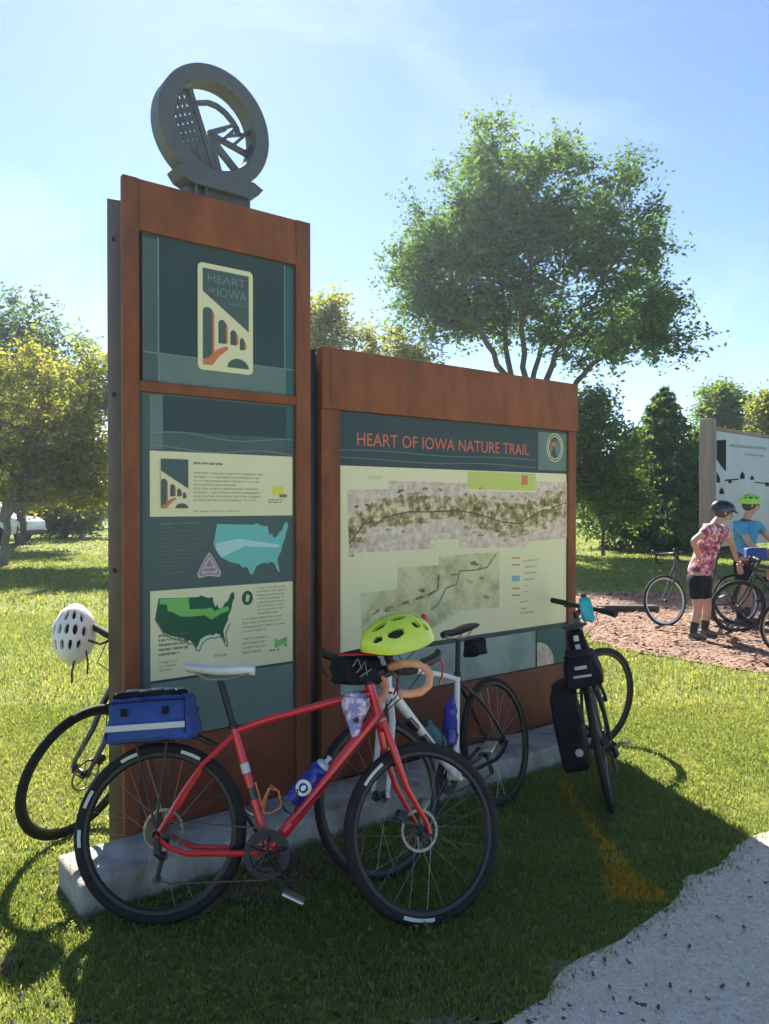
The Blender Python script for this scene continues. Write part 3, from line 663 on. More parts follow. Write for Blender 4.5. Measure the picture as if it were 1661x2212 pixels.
# aerial map
def P3(*pts): return [T3(*p) for p in pts]
flat(mpn, 'printed_aerial_map', P3((205, 910), (450, 905), (450, 855), (915, 870), (915, 915), (1325, 925), (1325, 860), (1505, 865), (1505, 1195), (1280, 1215), (1260, 1250), (870, 1255), (865, 1200), (700, 1205), (695, 1260), (215, 1285)), .0266, M['map_far'], .001)
top = [(210, 1110), (260, 1050), (340, 1005), (430, 985), (520, 945), (620, 935), (740, 950), (860, 935), (960, 940), (1060, 975), (1150, 990), (1240, 990), (1330, 960), (1420, 925), (1500, 925)]
bot = [(1500, 1060), (1430, 1090), (1350, 1120), (1270, 1165), (1180, 1185), (1080, 1165), (980, 1130), (880, 1085), (760, 1075), (640, 1095), (520, 1130), (420, 1110), (340, 1130), (290, 1190), (260, 1250), (215, 1230)]
def jag(pts, amp=14):
    o_ = []
    for i in range(len(pts) - 1):
        for k in range(5):
            t_ = k / 5; o_.append((pts[i][0] + (pts[i + 1][0] - pts[i][0]) * t_ + random.uniform(-amp, amp) * .4, pts[i][1] + (pts[i + 1][1] - pts[i][1]) * t_ + random.uniform(-amp, amp)))
    return o_ + [pts[-1]]
flat(mpn, 'printed_woodland', P3(*jag(top), *jag(bot)), .0256, M['map_river'], .001)
for k in range(70):
    t_ = random.uniform(.02, .98); i_ = int(t_ * 13); sx_ = top[i_][0] + random.uniform(-20, 60); up_ = random.random() < .5
    sy_ = (top[i_][1] + random.uniform(-42, 12)) if up_ else (bot[len(bot) - 2 - i_][1] + random.uniform(-12, 50)); sx_ = min(max(sx_, 230), 1450)
    a0_ = random.uniform(0, 6); flat(mpn, 'printed_grove', P3(*[(sx_ + random.uniform(8, 24) * math.cos(a0_ + q_), sy_ + random.uniform(5, 14) * math.sin(a0_ + q_)) for q_ in (0, .9, 1.9, 2.8, 3.8, 4.8, 5.6)]), .0255 - k * .000005, M['map_river'], .0006)
def line3(name, pts, wd, m, y=.0246):
    b_ = MB(); pp = [Vector((p[0], 0, p[1])) for p in P3(*pts)]
    for i in range(len(pp) - 1):
        d_ = pp[i + 1] - pp[i]; nn = Vector((-d_.z, 0, d_.x)).normalized() * wd / 2; a = pp[i] - d_.normalized() * wd * .3; c = pp[i + 1] + d_.normalized() * wd * .3
        b_.plate([((a - nn).x, (a - nn).z), ((c - nn).x, (c - nn).z), ((c + nn).x, (c + nn).z), ((a + nn).x, (a + nn).z)], y - .00004 * i, .0008)
    return b_.build(name, m, mpn, smooth=False)
line3('printed_trail', [(215, 1230), (300, 1110), (420, 1075), (560, 1040), (700, 1040), (860, 1030), (1000, 1060), (1120, 1100), (1230, 1110), (1340, 1040), (1500, 985)], .007, M['p_arch'])
for k in range(16):
    px_, py_ = random.uniform(260, 1450), random.uniform(960, 1170)
    if k < 7: py_ = random.uniform(1110, 1240); px_ = random.uniform(220, 820)
    flat(mpn, 'printed_clearing', P3((px_, py_), (px_ + random.uniform(20, 55), py_ - 6), (px_ + random.uniform(20, 50), py_ + random.uniform(8, 26)), (px_ - 8, py_ + 14)), .0247 - k * .00005, M['p_cream2'], .0008)
flat(mpn, 'printed_label_box', P3((918, 800), (1318, 815), (1318, 915), (918, 905)), .0256, M['p_lime'], .001)
flat(mpn, 'printed_label_mark', P3((1235, 825), (1270, 825), (1270, 880), (1235, 880)), .0246, M['p_rust'], .001)
x0, z0 = T3(330, 825); x1, z1 = T3(430, 855); textblock(mpn, x0, x1, z0, z1, 2, M['p_text'], y=.0270, seed=41)
flat(mpn, 'printed_field_map', P3((285, 1520), (500, 1500), (505, 1370), (745, 1355), (748, 1305), (1105, 1275), (1105, 1605), (880, 1625), (760, 1700), (600, 1790), (290, 1840)), .0266, M['map_field'], .001)
line3('printed_river', [(1085, 1290), (1030, 1370), (960, 1385), (870, 1390), (850, 1470), (790, 1490), (765, 1540), (740, 1590), (700, 1620)], .010, M['p_textdk'], .0256)
for k in range(26):
    sx_, sy_ = random.choice([(random.uniform(780, 1080), random.uniform(1330, 1560)), (random.uniform(320, 760), random.uniform(1480, 1700))])
    flat(mpn, 'printed_grove', P3(*[(sx_ + random.uniform(8, 34) * math.cos(q_), sy_ + random.uniform(6, 22) * math.sin(q_)) for q_ in (0, .9, 1.9, 2.8, 3.8, 4.8, 5.6)]), .0262 - k * .000005, M['map_river' if k % 2 else 'map_field'], .0006)
line3('printed_river', [(745, 1420), (740, 1500), (690, 1530), (600, 1560), (480, 1600), (330, 1640)], .016, M['map_river'], .0256)
for k, (px_, py_, c_) in enumerate(((1180, 1310, 'p_rust'), (1180, 1350, 'p_rust'), (1180, 1418, 'p_blue'), (1180, 1490, 'p_rust'), (1180, 1530, 'p_rust'))):
    hh = 34 if c_ == 'p_blue' else 8; flat(mpn, 'printed_legend_key', P3((px_, py_), (px_ + 45, py_), (px_ + 45, py_ + hh), (px_, py_ + hh)), .0266, M[c_], .001)
for k, (a, c, e_, f_) in enumerate(((1250, 1325, 1360, 1336), (1250, 1362, 1370, 1373), (1255, 1400, 1335, 1412), (1255, 1437, 1330, 1448), (1255, 1475, 1280, 1486), (1255, 1510, 1300, 1521), (1230, 1570, 1280, 1582), (1230, 1610, 1300, 1622), (1230, 1635, 1330, 1650))):
    x0, z0 = T3(a, c); x1, z1 = T3(e_, f_); textblock(mpn, x0, x1, z0, z1, 1, M['p_text'], y=.0270, seed=50 + k)

# ------------------------------------------------------------------ bicycles
def arc_pts(c, r, a0, a1, n):
    return [(c[0] + r * math.cos(R(a0 + (a1 - a0) * k / n)), 0, c[1] + r * math.sin(R(a0 + (a1 - a0) * k / n))) for k in range(n + 1)]
WC = {}
def wheel(bike, mtx, RW, tyre_r, rim_m, disc=True, cassette=False, spokes=24, reflect=(), side_=-1, dside=1):
    key = (RW, tyre_r, rim_m.name)
    if key not in WC:
        rr = RW - tyre_r * 1.75
        a = MB(); a.lathe([(rr + .004, -.011), (rr - .014, -.010), (rr - .022, 0), (rr - .014, .010), (rr + .004, .011)], 56, closed=True)
        tp = [(RW - tyre_r + tyre_r * math.cos(R(k)), tyre_r * .95 * math.sin(R(k))) for k in range(-150, 151, 30)]
        c = MB(); c.lathe(tp, 64, closed=True)
        h = MB(); h.lathe([(.0, -.05), (.008, -.05), (.008, -.034), (.024, -.032), (.024, -.027), (.013, -.02), (.013, .02), (.024, .027), (.024, .032), (.008, .034), (.008, .05), (0, .05)], 14)
        sp = []
        for sgn in (-1, 1):
            s_ = MB(); s_.tube([(.018 * sgn, .029 * sgn, .015), (0, .001 * sgn, rr - .012)], .0011, 4); sp.append(s_.data('spoke', M['spoke']))
        WC[key] = (a.data('rim', rim_m), c.data('tyre', M['rubber']), h.data('hub', M['blackplastic']), sp, rr)
    rm, ty, hb, sp, rr = WC[key]
    wo = link('wheel', rm, bike, mtx)
    link('tyre', ty, wo); link('hub', hb, wo)
    for k in range(spokes):
        link('spoke', sp[k % 2], wo, Matrix.Rotation(2 * math.pi * k / spokes, 4, 'Y'))
    if disc:
        d_ = MB(); yy = .040 * dside
        d_.lathe([(.069, yy - .001), (.080, yy - .001), (.080, yy + .001), (.069, yy + .001)], 40, closed=True)
        for k in range(6):
            a = 2 * math.pi * k / 6; d_.tube([(.02 * math.cos(a), yy, .02 * math.sin(a)), (.07 * math.cos(a + .45), yy, .07 * math.sin(a + .45))], .004, 4)
        d_.build('brake_disc', M['disc'], wo)
    if cassette:
        d_ = MB()
        for k in range(8):
            r_ = .052 - .0040 * k; yy = side_ * (.027 + .0042 * k); d_.lathe([(.015, yy - .001), (r_, yy - .001), (r_, yy + .001), (.015, yy + .001)], 28, closed=True)
        d_.build('cassette', M['chain'], wo)
    for (a0, a1) in reflect:
        d_ = MB()
        for sgn in (-1, 1):
            n_ = 8; vs_ = []
            for k in range(n_ + 1):
                a = R(a0 + (a1 - a0) * k / n_)
                for r_ in (RW - tyre_r * 1.55, RW - tyre_r * .95): 
                    vs_.append((r_ * math.cos(a), sgn * (tyre_r * (.86 if r_ < RW - tyre_r * 1.2 else .97) + .0015), r_ * math.sin(a)))
            d_.add(vs_, [(2 * k, 2 * k + 1, 2 * k + 3, 2 * k + 2) for k in range(n_)])
        d_.build('reflective_strip', M['reflective'], wo, smooth=False)
    return wo

def bicycle(label, pos, heading, lean, steer, frame='red', fork=None, bars='drop', tape='blacktape', saddle='blackplastic', rim='rim', disc=True,
            spokes=24, RW=.335, tyre_r=.021, cages=(), reflect=False, group=None, thin=1.0, rack=False, head_ring=None, crank=-38, stays=None, wb=1.029, lever='blackplastic', spin=0, barw=.31):
    fm = M[frame]; fk = M[fork or frame]; st = M[stays or frame]
    mtx = Matrix.Translation((pos[0], pos[1], 0)) @ Matrix.Rotation(heading, 4, 'Z') @ Matrix.Rotation(lean, 4, 'X')
    bk = thing('bicycle', label, 'bicycle', mtx, group)
    RA = Vector((0, 0, RW)); FA = Vector((wb, 0, RW)); BBp = Vector((.423, 0, .265)); SC = Vector((.273, 0, .717)); HT = Vector((.81, 0, .893)); HB = Vector((.856, 0, .746))
    ax = (HT - HB).normalized()
    S = Matrix.Translation(HB) @ Matrix.Rotation(steer, 4, ax) @ Matrix.Translation(-HB)
    # frame tubes
    t_ = MB(); t_.tube([SC + Vector((.0, 0, -.005)), (.40, 0, .757), (.52, 0, .788), (.66, 0, .826), HT - ax * .035], [.0135 * thin, .014 * thin, .0145 * thin, .016 * thin, .019 * thin], 10); t_.build('top_tube', fm, bk)
    t_ = MB(); t_.tube([HB + ax * .03, HB + ax * .03 + (BBp - HB) * .15, BBp], [.023 * thin, .024 * thin, .022 * thin], 12); dt = t_.build('down_tube', fm, bk)
    t_ = MB(); t_.tube([BBp, SC + (SC - BBp).normalized() * .02], [.0175 * thin, .0155 * thin], 10); t_.build('seat_tube', fm, bk)
    t_ = MB(); t_.tube([HB, HB + ax * .03, HT - ax * .03, HT], [.0255 * thin, .022 * thin, .020 * thin, .022 * thin], 12); t_.build('head_tube', fm, bk)
    for sg in (-1, 1):
        t_ = MB(); t_.tube([SC + Vector((-.004, .010 * sg, -.02)), (.159, .038 * sg, .590), (.09, .055 * sg, .485), RA + Vector((.012, .062 * sg, .012))], [.010, .0095, .0085, .008], 8); t_.build('seat_stay', st, bk)
        t_ = MB(); t_.tube([BBp + Vector((-.01, .025 * sg, .0)), (.30, .045 * sg, .267), (.12, .055 * sg, .268), (.055, .062 * sg, .29), RA + Vector((-.004, .062 * sg, -.004))], [.013, .012, .011, .0105, .010], 8); t_.build('chain_stay', st, bk)
    t_ = MB(); t_.tube([BBp + Vector((0, -.036, 0)), BBp + Vector((0, .036, 0))], .0235, 14); t_.build('bottom_bracket', fm, bk)
    # fork
    f_ = MB(); f_.tube([HB - ax * .006 + Vector((0, -.028, 0)), HB - ax * .016 , HB - ax * .006 + Vector((0, .028, 0))], [.02, .024, .02], 10)
    f_.build('fork_crown', fk, bk, mtx=S)
    for sg in (-1, 1):
        f_ = MB(); f_.tube([HB + Vector((.002, .026 * sg, -.002)), HB - ax * .12 + Vector((.0, .048 * sg, 0)), HB - ax * .26 + Vector((.004, .052 * sg, 0)), FA + Vector((-.01, .054 * sg, .03)), FA + Vector((0, .054 * sg, -.004))], [.017, .0185, .0155, .012, .011], 10, flat=.75)
        f_.build('fork_blade', fk, bk, mtx=S)
    f_ = MB(); f_.tube([HB + ax * -.003, HB + ax * .012], .0268, 16); f_.build('headset', M[head_ring or 'blackplastic'], bk)
    # wheels
    rfl_r = [(62, 77), (108, 122), (150, 163), (178, 190)] if reflect else (); rfl_f = [(250, 274), (125, 145)] if reflect else ()
    wheel(bk, Matrix.Translation(RA) @ Matrix.Rotation(spin, 4, 'Y'), RW, tyre_r, M[rim], disc, True, spokes, [(-b__, -a__) for a__, b__ in rfl_r] if False else rfl_r)
    wheel(bk, S @ Matrix.Translation(FA), RW, tyre_r, M[rim], disc, False, spokes, rfl_f)
    if disc:
        c_ = MB(); c_.box(FA + Vector((-.075, .042, .055)), (.05, .03, .035), Matrix.Rotation(R(35), 3, 'Y')); c_.build('brake_caliper', M['blackplastic'], bk, mtx=S, bevel=.005)
    # seat
    sp_ = (SC - BBp).normalized()
    t_ = MB(); t_.tube([SC, SC + sp_ * .205], .0136, 10); t_.build('seatpost', M['blackplastic'], bk)
    t_ = MB(); t_.tube([SC + sp_ * .005, SC + sp_ * .03], .0185, 12); t_.build('seat_clamp', M['blackplastic'], bk)
    sx = SC + sp_ * .205
    prof = [(-.145, .062, .012), (-.12, .074, .010), (-.07, .066, .004), (-.02, .040, .0), (.04, .025, .002), (.10, .021, .004), (.128, .014, .0)]
    s_ = MB(); vs_ = []; fs = []; NS = 12
    for px_, wd, zz in prof:
        for k in range(NS):
            a = 2 * math.pi * k / NS; ca, sa = math.cos(a), math.sin(a)
            vs_.append((sx.x + .01 + px_, wd * ca, sx.z + .040 + zz + (.014 * sa if sa > 0 else .022 * sa * (1 - .35 * abs(ca)))))
    for i in range(len(prof) - 1):
        for k in range(NS): fs.append((i * NS + k, i * NS + (k + 1) % NS, (i + 1) * NS + (k + 1) % NS, (i + 1) * NS + k))
    fs += [tuple(range(NS)), tuple((len(prof) - 1) * NS + k for k in range(NS - 1, -1, -1))]
    s_.add(vs_, fs); sa_ = s_.build('saddle', M[saddle], bk)
    r_ = MB()
    for sg in (-1, 1): r_.tube([(sx.x - .10, .03 * sg, sx.z + .03), (sx.x - .05, .022 * sg, sx.z + .002), (sx.x + .04, .022 * sg, sx.z + .002), (sx.x + .12, .008 * sg, sx.z + .03)], .0035, 6)
    r_.build('saddle_rail', M['alloy'], sa_)
    # drivetrain, right side (-y)
    yy = -.048
    c_ = MB(); c_.lathe([(.066, -.0015), (.090, -.0015), (.090, .0015), (.066, .0015)], 44, closed=True); c_.lathe([(.050, .006), (.070, .006), (.070, .009), (.050, .009)], 36, closed=True)
    for k in range(5):
        a = 2 * math.pi * k / 5 + .3; c_.tube([(.0, 0, .0), (.078 * math.cos(a), 0, .078 * math.sin(a))], .007, 5)
    cg = c_.build('chainring', M['blackplastic'], bk, mtx=Matrix.Translation(BBp + Vector((0, yy, 0))))
    for sg, da in ((-1, 0), (1, 180)):
        a = R(crank + da); tip = BBp + Vector((.172 * math.cos(a), sg * .075, .172 * math.sin(a)))
        c_ = MB(); c_.tube([BBp + Vector((0, sg * .058, 0)), BBp.lerp(tip, .5) + Vector((0, sg * .004, 0)), tip], [.016, .012, .0115], 8, flat=.6); ca_ = c_.build('crank_arm', M['blackplastic'], bk)
        p_ = MB(); p_.box(tip + Vector((0, sg * .055, 0)), (.085, .075, .014), Matrix.Rotation(R(25), 3, 'Y')); p_.build('pedal', M['alloy'], bk, bevel=.004)
    ch = MB(); ch.tube([BBp + Vector((0.01, yy, .091)), RA + Vector((0, yy + .008, .048))], .0035, 5)
    ch.tube([BBp + Vector((0.0, yy, -.091)), (RA.x + .06, yy, RA.z - .175), (RA.x + .0, yy, RA.z - .16), (RA.x + .038, yy, RA.z - .075), (RA.x + .045, yy + .008, RA.z - .03)], .0035, 5)
    ch.build('chain', M['chain'], bk)
    d_ = MB(); d_.tube([(RA.x + .005, -.072, RA.z - .01), (RA.x + .015, -.08, RA.z - .06), (RA.x + .03, -.066, RA.z - .078)], [.013, .017, .012], 8); d_.tube([(RA.x + .028, -.058, RA.z - .075), (RA.x + .012, -.058, RA.z - .165)], [.010, .008], 6)
    dr_ = d_.build('derailleur', M['blackplastic'], bk)
    for c0_ in ((RA.x + .028, RA.z - .078), (RA.x + .012, RA.z - .162)):
        j_ = MB(); j_.lathe([(.006, -.003), (.019, -.003), (.019, .003), (.006, .003)], 16, Matrix.Translation((c0_[0], -.052, c0_[1])), closed=True); j_.build('jockey_wheel', M['chain'], dr_)
    # bars
    if bars == 'drop':
        half = [(.882, .0, .958), (.882, .10, .958), (.886, .185, .957), (.915, .208, .955), (.955, .214, .945), (.976, .218, .912), (.966, .221, .872), (.930, .224, .846), (.885, .226, .838), (.842, .227, .838)]
        h_ = MB(); h_.tube([(p[0], -p[1], p[2]) for p in half[1::-1]] + [(p[0], p[1], p[2]) for p in half[1:2]], .0145, 10); hb_ = h_.build('handlebar', M['blackplastic'], bk, mtx=S)
        for sg in (-1, 1):
            h_ = MB(); h_.tube([(half[1][0], sg * .06, half[1][2])] + [(p[0], sg * p[1], p[2]) for p in half[1:]], .0165, 10); h_.build('bar_tape', M[tape], bk, mtx=S)
            l_ = MB(); l_.tube([(.945, sg * .213, .955), (.985, sg * .214, .968), (1.012, sg * .213, .985), (1.022, sg * .212, 1.008)], [.017, .019, .019, .012], 8); hd = l_.build('brake_hood', M['blackplastic'], bk, mtx=S)
            l_ = MB(); l_.tube([(1.020, sg * .213, .985), (1.038, sg * .216, .95), (1.025, sg * .22, .90), (1.012, sg * .222, .875)], [.010, .008, .007, .006], 6, flat=.6); l_.build('brake_lever', M[lever], bk, mtx=S)
    else:
        h_ = MB(); h_.tube([(.865, -barw, .965), (.875, -.12, .962), (.875, .12, .962), (.865, barw, .965)], .0135, 10); h_.build('handlebar', M['blackplastic'], bk, mtx=S)
        for sg in (-1, 1):
            h_ = MB(); h_.tube([(.869, sg * (barw - .11), .964), (.864, sg * (barw + .015), .965)], .0175, 10); h_.build('grip', M[tape], bk, mtx=S)
            l_ = MB(); l_.tube([(.875, sg * (barw - .14), .955), (.925, sg * (barw - .12), .935), (.925, sg * (barw - .04), .925)], .006, 6); l_.build('brake_lever', M[lever], bk, mtx=S)
    s_ = MB(); s_.tube([HT - ax * .005, HT + ax * .05], .018, 12); s_.tube([HT + ax * .032, (.882, 0, .958)], [.019, .016], 10); s_.build('stem', M['blackplastic'], bk, mtx=S)
    # cables
    c_ = MB()
    for sg in (-1, 1): c_.tube(([(.99, sg * .20, .975), (.985, sg * .12, .93)] if bars == 'drop' else [(.89, sg * (barw - .13), .955), (.93, sg * .05, .92)]) + [ (.955, sg * .05, .86), (.885, sg * .03, .80), (.84, sg * .012, .745)], .0026, 5)
    c_.build('cable', M['blackplastic'], bk, mtx=S)
    for (where, cm) in cages:
        if where == 'down': o_, ddir = BBp.lerp(HB, .34), (HB - BBp).normalized()
        else: o_, ddir = BBp.lerp(SC, .42), (SC - BBp).normalized()
        nrm = Vector((-ddir.z, 0, ddir.x)) if where == 'down' else Vector((ddir.z, 0, -ddir.x))
        if where == 'down' and nrm.z < 0: nrm = -nrm
        c_ = MB(); b0 = o_ - ddir * .06 + nrm * .022
        c_.tube([b0 + ddir * .12, b0, b0 + nrm * .03 - ddir * .01, b0 + nrm * .072, b0 + nrm * .078 + ddir * .06], .0042, 6)
        for sg in (-1, 1):
            c_.tube([b0 + ddir * .01 + Vector((0, .012 * sg, 0)), b0 + ddir * .05 + nrm * .02 + Vector((0, .038 * sg, 0)), b0 + ddir * .085 + nrm * .05 + Vector((0, .036 * sg, 0)), b0 + ddir * .06 + nrm * .078], .0036, 6)
        c_.build('bottle_cage', M[cm], bk)
    if rack:
        r_ = MB()
        for sg in (-1, 1):
            r_.tube([(-.20, .05 * sg, .668), (.13, .05 * sg, .690), (.20, .03 * sg, .66)], .005, 6)
            r_.tube([(-.10, .055 * sg, .672), (-.05, .066 * sg, .52), (0.0, .07 * sg, .36)], .005, 6)
            r_.tube([(.02, .055 * sg, .68), (.012, .068 * sg, .52), (0.0, .07 * sg, .36)], .005, 6)
        for x_ in (-.2, -.1, 0, .1): r_.tube([(x_, -.05, .669 + .066 * (x_ + .2)), (x_, .05, .669 + .066 * (x_ + .2))], .004, 6)
        r_.build('rack', M['blackplastic'], bk)
    bk['_'] = 0; del bk['_']
    return bk, mtx, S, (BBp, SC, HB, HT)

def local_thing(name, label, cat, mtx, group=None): return thing(name, label, cat, mtx, group)

def bottle(label, mtx, body, cap='bottlecap', h=.19, r=.036, band=None, name='water_bottle'):
    """bottle standing along local z from 0 to h"""
    b = thing(name, label, 'bottle', mtx); rot = Matrix.Rotation(R(90), 4, 'X')
    m_ = MB(); m_.lathe([(0, 0), (r * .9, 0), (r, .008), (r, h * .55), (r * .86, h * .62), (r * .86, h * .70), (r, h * .76), (r, h * .80), (r * .8, h * .86), (r * .74, h * .87)], 20, rot); m_.build('body', M[body], b)
    m_ = MB(); m_.lathe([(r * .80, h * .86), (r * .80, h * .93), (r * .45, h * .97), (r * .26, h * .98), (r * .26, h * 1.06), (r * .34, h * 1.07), (r * .34, h * 1.10), (0, h * 1.11)], 18, rot); m_.build('cap', M[cap], b)
    if band:
        m_ = MB(); m_.lathe([(r * 1.004, h * .2), (r * 1.02, h * .21), (r * 1.02, h * .5), (r * 1.004, h * .51)], 20, rot); m_.build('printed_band', M[band], b)
    return b

def helmet(label, mtx, shell_m, name='bicycle_helmet', visor=False, strap=True, size=1.0, vents=None):
    """front +x, crown +z, base at z=0"""
    hme = thing(name, label, 'helmet', mtx)
    ax_, by_, cz_ = .142 * size, .102 * size, .118 * size
    NA, NB = 132, 46
    vents = vents or [(.60, 0, .18, 9), (.15, 0, .24, 8), (-.38, 0, .22, 8), (.56, 27, .16, 7), (.10, 27, .24, 8), (-.45, 29, .20, 8), (.38, 52, .20, 8), (-.12, 54, .22, 8), (-.58, 50, .15, 8)]
    vents = vents + [(a, -b_, c, d_) for a, b_, c, d_ in vents if b_]
    def pt(i, k, s):
        a = 2 * math.pi * k / NA; p = (math.pi / 2) * (i / NB)
        x = math.sin(p) * math.cos(a); y = math.sin(p) * math.sin(a); z = math.cos(p)
        dip = -.020 * size * (abs(y) ** 2) * (1 - z) + .022 * size * max(0, -x) * (1 - z) * -1 + .018 * size * max(0, x) ** 2 * (1 - z)
        lobes = 1 + .025 * math.cos(4 * a) * math.sin(p)
        pz = z ** .85 if z > 0 else 0
        return Vector((x * ax_ * s * lobes * (1.02 if x < 0 else 1), y * by_ * s, (pz * cz_ + dip) * s)), x, math.degrees(math.atan2(y, max(z, 1e-4)))
    s_ = bmesh.new(); grid = [[None] * NA for _ in range(NB + 1)]
    for i in range(NB + 1):
        for k in range(NA):
            if i == 0 and k: grid[i][k] = grid[0][0]; continue
            grid[i][k] = s_.verts.new(pt(i, k, 1.0)[0])
    for i in range(NB):
        for k in range(NA):
            _, x, be = pt(i + .5, k + .5, 1)
            if any(((x - v[0]) / v[2]) ** 2 + ((be - v[1]) / v[3]) ** 2 < 1 for v in vents): continue
            vv = [grid[i][k], grid[i + 1][k], grid[i + 1][(k + 1) % NA], grid[i][(k + 1) % NA]]
            vv = list(dict.fromkeys(vv))
            if len(vv) >= 3: s_.faces.new(vv)
    bmesh.ops.recalc_face_normals(s_, faces=s_.faces[:])
    bmesh.ops.solidify(s_, geom=s_.faces[:], thickness=.016 * size)
    me = bpy.data.meshes.new('shell'); s_.to_mesh(me); s_.free(); me.materials.append(M[shell_m]); me.polygons.foreach_set('use_smooth', [True] * len(me.polygons))
    try: me.set_sharp_from_angle(angle=R(45))
    except Exception: pass
    link('shell', me, hme)
    l_ = MB(); n2 = 10; vs_ = []; fs = []
    for i in range(n2 + 1):
        for k in range(32): vs_.append(tuple(pt(i * NB / n2, k * NA / 32, .84)[0] + Vector((0, 0, .002))))
    for i in range(n2):
        for k in range(32): fs.append((i * 32 + k, (i + 1) * 32 + k, (i + 1) * 32 + (k + 1) % 32, i * 32 + (k + 1) % 32))
    l_.add(vs_, fs).build('liner', M['liner'], hme)
    if visor:
        v_ = MB(); vs_ = []; fs = []
        for i in range(9):
            a = R(-55 + 110 * i / 8)
            for r_, zz in ((.96, .022), (1.28, .016)): vs_.append((ax_ * r_ * math.cos(a), by_ * 1.0 * r_ * math.sin(a) * .9, zz * size)); vs_.append((ax_ * r_ * math.cos(a), by_ * r_ * math.sin(a) * .9, zz * size - .006))
        for i in range(8):
            o_ = i * 4; fs += [(o_, o_ + 2, o_ + 6, o_ + 4), (o_ + 1, o_ + 5, o_ + 7, o_ + 3), (o_ + 2, o_ + 3, o_ + 7, o_ + 6)]
        v_.add(vs_, fs).build('visor', M['blackplastic'], hme)
    if strap:
        t_ = MB()
        for sg in (-1, 1):
            t_.tube([(.05, .085 * sg * size, .01), (.02, .075 * sg, -.06), (.015, .035 * sg, -.12)], .005, 5, flat=.35); t_.tube([(-.07, .075 * sg * size, .0), (-.02, .075 * sg, -.045), (.02, .075 * sg, -.06)], .005, 5, flat=.35)
        t_.build('strap', M['blackplastic'], hme)
    return hme

def frame_from(origin, zdir, xhint):
    z = Vector(zdir).normalized(); x = Vector(xhint); x = (x - z * x.dot(z)).normalized(); y = z.cross(x)
    m_ = Matrix((x, y, z)).transposed().to_4x4(); return Matrix.Translation(origin) @ m_

# --- the red bicycle in front
red, rm_, rS, (rBB, rSC, rHB, rHT) = bicycle('red gravel bicycle with orange bar tape, broadside in front of both signs', (-.871, 2.87), 0, R(-12), R(24), 'red', bars='drop', tape='orangetape', saddle='saddle_white',
    cages=(('down', 'blackplastic'), ('seat', 'orangecage')), reflect=True, rack=True, head_ring='orangetape', crank=-48, lever='redlight', spokes=24)
ddir = (rHB - rBB).normalized(); nrm = Vector((-ddir.z, 0, ddir.x)); nrm = nrm if nrm.z > 0 else -nrm
bo = rBB + ddir * .225 + nrm * .060
b1 = bottle('blue water bottle with round white badge on the red bicycle', rm_ @ frame_from(bo - ddir * .03, ddir, (0, -1, 0)), 'bottleblue', h=.20)
m_ = MB(); m_.tube([(.0365 * math.cos(R(k)), .0365 * math.sin(R(k)), .065) for k in range(-1, 1)], .001, 4)
for rad_, mm_ in (((.031, .019), 'p_white'),):
    vs_ = []; fs = []
    for k in range(24):
        a = 2 * math.pi * k / 24
        for r_ in rad_:
            yv = r_ * math.cos(a); zv = r_ * math.sin(a) + .07; xx = math.sqrt(max(.0368 ** 2 - yv * yv, 1e-6)); vs_.append((xx, yv, zv))
    for k in range(24): fs.append((2 * k, 2 * k + 1, 2 * ((k + 1) % 24) + 1, 2 * ((k + 1) % 24)))
    MB().add(vs_, fs).build('printed_badge', M[mm_], b1, smooth=False)
vs_ = [(math.sqrt(.0369 ** 2 - (.009 * math.cos(2 * math.pi * k / 12)) ** 2), .009 * math.cos(2 * math.pi * k / 12), .07 + .012 * math.sin(2 * math.pi * k / 12)) for k in range(12)]
MB().add(vs_, [tuple(range(12))]).build('printed_badge', M['p_white'], b1, smooth=False)

for a_, c_2 in ((.30, .40), (.52, .60)):
    t_ = MB(); t_.tube([rBB.lerp(rSC, a_ + .12), rBB.lerp(rSC, c_2 + .12)], .0177, 12); t_.build('decal', M['reflective' if a_ > .4 else 'blackpaint'], red)
t_ = MB(); t_.tube([rBB.lerp(rHB, .2) + Vector((0, -.024, .01)), rBB.lerp(rHB, .55) + Vector((0, -.027, .0)), rBB.lerp(rHB, .95) + Vector((0, -.027, .01)), (.90, -.05, .84)], .0026, 5); t_.build('cable', M['blackplastic'], red)
# rack bag
rb = thing('rack_bag', 'blue nylon bag with pale stripe on the red bicycle rack', 'bag', rm_ @ Matrix.Translation((-.04, 0, .682)) @ Matrix.Rotation(R(-4), 4, 'Y'))
def softbox(sx0, sx1, wy, h, top=.8, puff=.02, seg=10):
    bm = bmesh.new(); bmesh.ops.create_cube(bm, size=1)
    bmesh.ops.subdivide_edges(bm, edges=bm.edges[:], cuts=seg, use_grid_fill=True)
    for v in bm.verts:
        x, y, z = v.co; k = z + .5; s_ = 1 - (1 - top) * k
        rr_ = 1 + puff * 4 * (1 - (2 * x) ** 2) * (1 - (2 * z) ** 2)
        f_ = lambda q: math.copysign(abs(2 * q) ** .9 / 2, q)
        v.co = Vector(((sx0 + sx1) / 2 + f_(x) * (sx1 - sx0) * (1 - (1 - top) * .5 * k), f_(y) * wy * s_ * rr_, k * h + (1 - (2 * x) ** 2) * (1 - (2 * y) ** 2) * puff * h * 2 * (1 if k > .9 else 0)))
        v.co += Vector((mnoise.noise(v.co * 14), mnoise.noise(v.co * 14 + Vector((5, 0, 0))), mnoise.noise(v.co * 14 + Vector((0, 5, 0))))) * .009
    bmesh.ops.bevel(bm, geom=[e_ for e_ in bm.edges if e_.is_manifold and e_.calc_face_angle(0) > .8], offset=.010, segments=2, affect='EDGES')
    return bm
